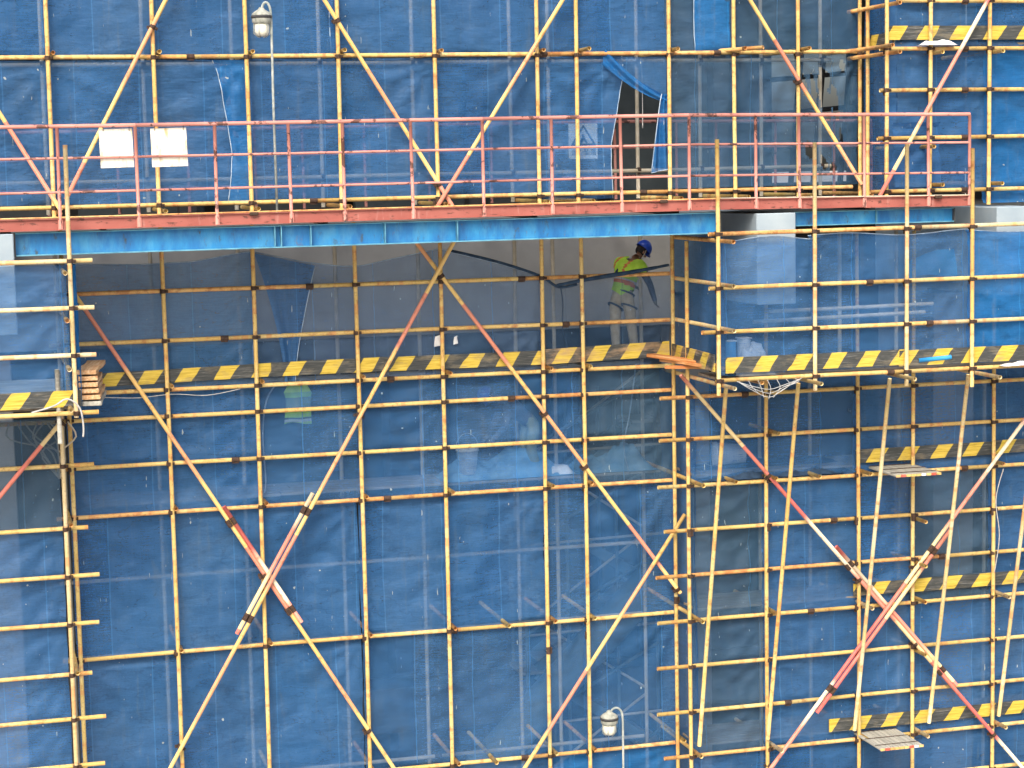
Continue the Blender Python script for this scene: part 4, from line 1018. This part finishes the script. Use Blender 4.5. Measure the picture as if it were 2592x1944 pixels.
M['strap'] = m_cloth('harness_strap', (0.015, 0.035, 0.06), (0.04, 0.07, 0.1))

def person(label, J, face, trous, vest=True, group=None):
    """J: joints in world space; face: unit vector the head looks along"""
    feet = (J['ankL']+J['ankR'])/2
    root = thing('person', label, 'person', (feet.x, feet.y, min(J['ankL'].z, J['ankR'].z)-0.08), group)
    verts, rads, edges, reg = [], [], [], []
    idx = {}
    def add(n, p, r, par=None, rg=None):
        idx[n] = len(verts); verts.append(Vector(p)); rads.append(r if isinstance(r, tuple) else (r, r)); reg.append(rg)
        if par: edges.append((idx[par], idx[n]))
    hip = (J['hipL']+J['hipR'])/2
    add('pelvis', hip+Vector((0, 0, .05)), 0.14, None, 'leg')
    chest, neck, head = J['chest'], J['neck'], J['head']
    add('waist', (hip*0.55+chest*0.45), 0.142, 'pelvis', 'torso'); add('chest', chest, 0.168, 'waist', 'torso')
    add('upper', chest*0.45+neck*0.55, 0.142, 'chest', 'torso'); add('neck', neck, 0.052, 'upper', 'skin')
    f = face.normalized(); up = (head-neck).normalized()
    add('jaw', head-up*0.055+f*0.025, 0.062, 'neck', 'skin'); add('head', head+up*0.01, 0.086, 'jaw', 'skin'); add('crown', head+up*0.075-f*0.01, 0.07, 'head', 'hair')
    for s in 'LR':
        add('sh'+s, J['sh'+s], 0.08, 'upper', 'torso'); add('ua'+s, J['sh'+s].lerp(J['el'+s], .5), 0.066, 'sh'+s, 'arm')
        add('el'+s, J['el'+s], 0.056, 'ua'+s, 'arm'); add('fa'+s, J['el'+s].lerp(J['wr'+s], .45), 0.052, 'el'+s, 'arm'); add('wr'+s, J['wr'+s], 0.04, 'fa'+s, 'arm')
        d = (J['wr'+s]-J['el'+s]).normalized(); side = d.cross(f).normalized(); nrm = side.cross(d)
        add('pm'+s, J['wr'+s]+d*0.065, (0.036, 0.022), 'wr'+s, 'glove')
        for i, (o_, l_) in enumerate(((-.03, .07), (-.01, .082), (.011, .077), (.03, .06))):
            b = J['wr'+s]+d*0.095+side*o_
            add('f%d%s' % (i, s), b, 0.0105, 'pm'+s, 'glove'); add('g%d%s' % (i, s), b+d*l_*.55+nrm*.012, 0.0095, 'f%d%s' % (i, s), 'glove'); add('h%d%s' % (i, s), b+d*l_*.85+nrm*.04, 0.008, 'g%d%s' % (i, s), 'glove')
        add('t0'+s, J['wr'+s]+d*.05-side*.038+nrm*.012, 0.0125, 'pm'+s, 'glove'); add('t1'+s, J['wr'+s]+d*.09-side*.05+nrm*.03, 0.01, 't0'+s, 'glove')
        h, kn, an, toe_ = J['hip'+s], J['kn'+s], J['ank'+s], J['toe'+s]
        add('hp'+s, h, 0.108, 'pelvis', 'leg'); add('th'+s, h.lerp(kn, .5), 0.104, 'hp'+s, 'leg'); add('kn'+s, kn, 0.088, 'th'+s, 'leg')
        add('cf'+s, kn.lerp(an, .4), 0.086, 'kn'+s, 'leg'); add('an'+s, an+Vector((0, 0, .03)), 0.074, 'cf'+s, 'leg')
        add('hl'+s, an-Vector((0, 0, .03)), 0.045, 'an'+s, 'boot'); add('to'+s, toe_, 0.04, 'hl'+s, 'boot')
    me = bpy.data.meshes.new('body'); me.from_pydata([tuple(v) for v in verts], edges, []); me.update()
    tmp = bpy.data.objects.new('body_tmp', me); COL.objects.link(tmp)
    tmp.modifiers.new('skin', 'SKIN').use_smooth_shade = True
    sub = tmp.modifiers.new('sub', 'SUBSURF'); sub.levels = 2; sub.render_levels = 2
    for i, sv in enumerate(me.skin_vertices[0].data):
        sv.radius = rads[i]; sv.use_root = (i == 0)
    bpy.context.view_layer.update()
    bme = bpy.data.meshes.new_from_object(tmp.evaluated_get(bpy.context.evaluated_depsgraph_get()))
    bpy.data.objects.remove(tmp)
    order = ['skin', 'jacket', trous, 'boots', 'glove', 'hair']; bme.materials.clear()
    for n in order: bme.materials.append(M[n])
    rm = {'skin': 0, 'torso': 1, 'arm': 1, 'leg': 2, 'boot': 3, 'glove': 4, 'hair': 5}
    segs = [(verts[a], verts[b], reg[b] if reg[b] else reg[a]) for a, b in edges]
    torso = []
    for p in bme.polygons:
        c_ = p.center; best, bd = None, 9
        for a, b, rg in segs:
            ab = b-a; t = max(0, min(1, (c_-a).dot(ab)/max(1e-9, ab.length_squared))); dd = (a+ab*t-c_).length
            if dd < bd: bd, best = dd, rg
        p.material_index = rm[best]; p.use_smooth = True
        if best == 'torso' or (best == 'arm' and min((c_-J['shL']).length, (c_-J['shR']).length) < 0.10): torso.append(p.index)
    o0 = root.location
    bme.transform(Matrix.Translation(-o0)); obj('body', bme, None, root, T(*o0))
    if vest:
        bm = bmesh.new(); bm.from_mesh(bme); bm.faces.ensure_lookup_table()
        keep = set(torso); bmesh.ops.delete(bm, geom=[fc for fc in bm.faces if fc.index not in keep], context='FACES')
        bmesh.ops.subdivide_edges(bm, edges=bm.edges[:], cuts=1, use_grid_fill=True, smooth=0.4)
        bm.normal_update()
        for v in bm.verts: v.co += v.normal*0.034
        vm = bpy.data.meshes.new('vest'); bm.to_mesh(vm); bm.free(); vm.materials.clear()
        for n in ('vest', 'vest_band', 'vest_silver'): vm.materials.append(M[n])
        ax = (neck-hip).normalized(); L = (neck-hip).length
        sidev = ax.cross(f); sidev.normalize()
        for p in vm.polygons:
            r_ = p.center+Vector(o0)-hip; t = r_.dot(ax)/L; sx = abs(r_.dot(sidev))
            p.material_index = 1 if (0.30 < t < 0.40 or (t > 0.52 and 0.085 < sx < 0.125)) else (2 if 0.40 <= t < 0.45 else 0)
            p.use_smooth = True
        obj('vest', vm, None, root, T(*o0))
        # harness: waist belt, leg loops, back strap
        bk = -f; bk = (bk-ax*bk.dot(ax)).normalized()
        def ring(cn, axis, ra, rb, nm):
            a1 = bk; b1 = axis.cross(a1).normalized(); a1 = b1.cross(axis).normalized()
            pts = [cn+a1*ra*math.cos(2*PI*i/20)+b1*rb*math.sin(2*PI*i/20) for i in range(21)]
            path_tube(nm, pts, 0.016, 'strap', root, 6)
        ring(hip+ax*0.10, ax, 0.17, 0.185, 'harness_belt')
        for s in 'LR':
            h, kn = J['hip'+s], J['kn'+s]; d = (kn-h).normalized()
            ring(h+d*0.13, (d+bk*0.5).normalized(), 0.128, 0.128, 'harness_leg_loop')
        path_tube('harness_strap', smooth_pts([hip+bk*0.16+ax*0.12, hip+bk*0.175+ax*0.25, chest+bk*0.185-ax*.02, neck-ax*0.09+bk*0.13], 4), 0.024, 'strap', root, 6)
    # helmet: shell, brim, chin strap; hair below it
    side = up.cross(f).normalized(); f2 = side.cross(up).normalized()
    hm = Matrix((side, f2, up)).transposed().to_4x4(); hm.translation = head+up*0.03
    n = 20; V, F = [], []
    rings = [(1.30, 0.0, -.012), (1.05, 0, 0), (1.03, .03, 0), (0.98, .065, 0), (0.82, .105, 0), (0.5, .135, 0), (0.12, .146, 0)]
    for q, (s_, z, _) in enumerate(rings):
        for j in range(n):
            a = 2*PI*j/n; fr = max(0, math.sin(a))
            k_ = 1.06 if q else (1.08+0.34*fr**2)
            rr = s_ if q else 1.0
            V.append((0.108*k_*rr*math.cos(a), 0.128*k_*rr*math.sin(a), z-(0.012*fr if q == 0 else 0)))
    for i in range(len(rings)-1):
        for j in range(n): F.append((i*n+j, i*n+(j+1) % n, (i+1)*n+(j+1) % n, (i+1)*n+j))
    F.append(tuple((len(rings)-1)*n+j for j in range(n)))
    hel = obj('helmet', mesh('helmet', V, F, True), 'helmet', root, hm)
    path_tube('helmet_ridge', [hm @ Vector((0, 0.13*math.cos(t), 0.02+0.135*math.sin(t))) for t in [rad(20+14*i) for i in range(11)]], 0.012, 'helmet', hel, 6)
    V, F = [], []
    for q, (s_, z) in enumerate(((0.97, .0), (1.0, -.03), (.92, -.075), (.74, -.1))):
        for j in range(15):
            a = PI+PI*j/14-0.25+0.5*j/14; V.append((0.098*s_*math.cos(a), 0.112*s_*math.sin(a), z))
    for i in range(3):
        for j in range(14): F.append((i*15+j, i*15+j+1, (i+1)*15+j+1, (i+1)*15+j))
    obj('hair', mesh('hair', V, F, True), 'hair', root, hm)
    path_tube('chin_strap', [hm @ Vector(p) for p in ((-.095, .0, .0), (-.085, .025, -.07), (-.04, .06, -.13), (.04, .06, -.13), (.085, .025, -.07), (.095, 0, 0))], 0.008, 'white', hel, 5)
    # nose and ears are small closed forms set into the head
    def blob(nm, p, sx, sy, sz):
        bm = bmesh.new(); bmesh.ops.create_icosphere(bm, subdivisions=2, radius=1); m_ = bpy.data.meshes.new(nm); bm.to_mesh(m_); bm.free()
        m_.polygons.foreach_set('use_smooth', [True]*len(m_.polygons))
        obj(nm, m_, 'skin', root, hm @ T(*p) @ Matrix.Diagonal((sx, sy, sz, 1)))
    blob('nose', (0, .108, -.055), .014, .02, .022); blob('ear', (-.09, -.005, -.05), .012, .022, .032); blob('ear', (.09, -.005, -.05), .012, .022, .032)
    return root
Vv = Vector
py = 0.72
J1 = dict(hipL=Vv((1.95, py+.02, 1.21)), hipR=Vv((2.13, py-.06, 1.21)), chest=Vv((2.12, py+.0, 1.585)), neck=Vv((2.29, py+.05, 1.82)), head=Vv((2.42, py+.07, 1.955)),
          shL=Vv((2.08, py+.15, 1.765)), shR=Vv((2.34, py-.10, 1.70)), elL=Vv((2.10, py+.36, 1.50)), wrL=Vv((2.35, py+.42, 1.40)), elR=Vv((2.50, py-.06, 1.43)), wrR=Vv((2.62, py+.06, 1.16)),
          knL=Vv((1.93, py+.02, 0.78)), knR=Vv((2.19, py-.04, 0.78)), ankL=Vv((1.935, py-.02, 0.40)), ankR=Vv((2.24, py-.02, 0.40)), toeL=Vv((2.0, py+.17, .355)), toeR=Vv((2.40, py+.11, .355)))
person('person in a blue helmet and green vest bending under the beam', J1, Vv((0.85, 0.22, -0.42)), 'trousers', True)
q = 0.5
J2 = dict(hipL=Vv((0.40, q+.08, -.70)), hipR=Vv((0.46, q-.08, -.70)), chest=Vv((0.12, q, -.42)), neck=Vv((-.08, q, -.27)), head=Vv((-.24, q, -.22)),
          shL=Vv((.0, q+.19, -.36)), shR=Vv((.0, q-.19, -.36)), elL=Vv((-.08, q+.22, -.64)), wrL=Vv((-.24, q+.14, -.86)), elR=Vv((-.02, q-.22, -.66)), wrR=Vv((-.22, q-.16, -.88)),
          knL=Vv((.32, q+.1, -1.12)), knR=Vv((.40, q-.1, -1.12)), ankL=Vv((.44, q+.1, -1.43)), ankR=Vv((.50, q-.1, -1.43)), toeL=Vv((.26, q+.12, -1.475)), toeR=Vv((.32, q-.12, -1.475)))
person('person in a blue helmet stooping behind the net below the deck', J2, Vv((-0.8, -0.1, -0.5)), 'trousers_green', False)

# hanging hi-vis vest behind the net
def vest_shape(u, v):
    z = -0.47+v*0.60; wd = 0.42*(0.86+0.14*abs(2*v-1)**.8) if v < .8 else 0.42*(1-1.6*(v-.8))
    x = -3.30+wd*(u-.5)
    return (x, 0.235+0.03*math.sin(u*8+v*3)+0.02*math.cos(v*7), z+0.02*math.sin(u*5))
k = NT('vest_hung_fabric'); tc = k.n('TexCoord').outputs['Object']; zz = k.n('SeparateXYZ', {0: tc}).outputs[2]
col = k.ramp(zz, [(0.0, (0.45, 0.7, 0.1)), (0.04, (0.55, 0.57, 0.5)), (0.085, (0.06, 0.09, 0.09)), (0.11, (0.45, 0.75, 0.08)), (0.2, (0.12, 0.2, 0.16)), (0.42, (0.3, 0.55, 0.12)), (0.5, (0.6, 0.85, 0.08))], 'CONSTANT')
M['vest_hung'] = k.done(k.principled(col, 0.85))
vo = sheet('hi_vis_vest', vest_shape, 16, 20, 'vest_hung', 'green hi-vis vest hung under the deck behind the net', 'vest', None)
sol = vo.modifiers.new('solid', 'SOLIDIFY'); sol.thickness = 0.012
path_tube('hanger_loop', [(-3.36, .24, .1), (-3.33, .2, .2), (-3.27, .2, .2), (-3.24, .24, .1)], 0.008, 'rope', vo, 5)

# two scraps of white paper caught on the recess net
for x, z, w_, h_, lab in ((-1.14, 0.62, 0.12, 0.16, 'larger white paper scrap stuck on the recess net'), (-0.86, 0.64, 0.07, 0.12, 'smaller white paper scrap stuck on the recess net')):
    def scrap(u, v, x=x, z=z, w_=w_, h_=h_): return (x+w_*(u-.5)*(1-.3*v), 0.085+0.012*math.sin(u*5+v*4), z+h_*v+0.02*u)
    sheet('paper_scrap', scrap, 6, 6, 'white', lab, 'paper', 'paper scraps on the net')
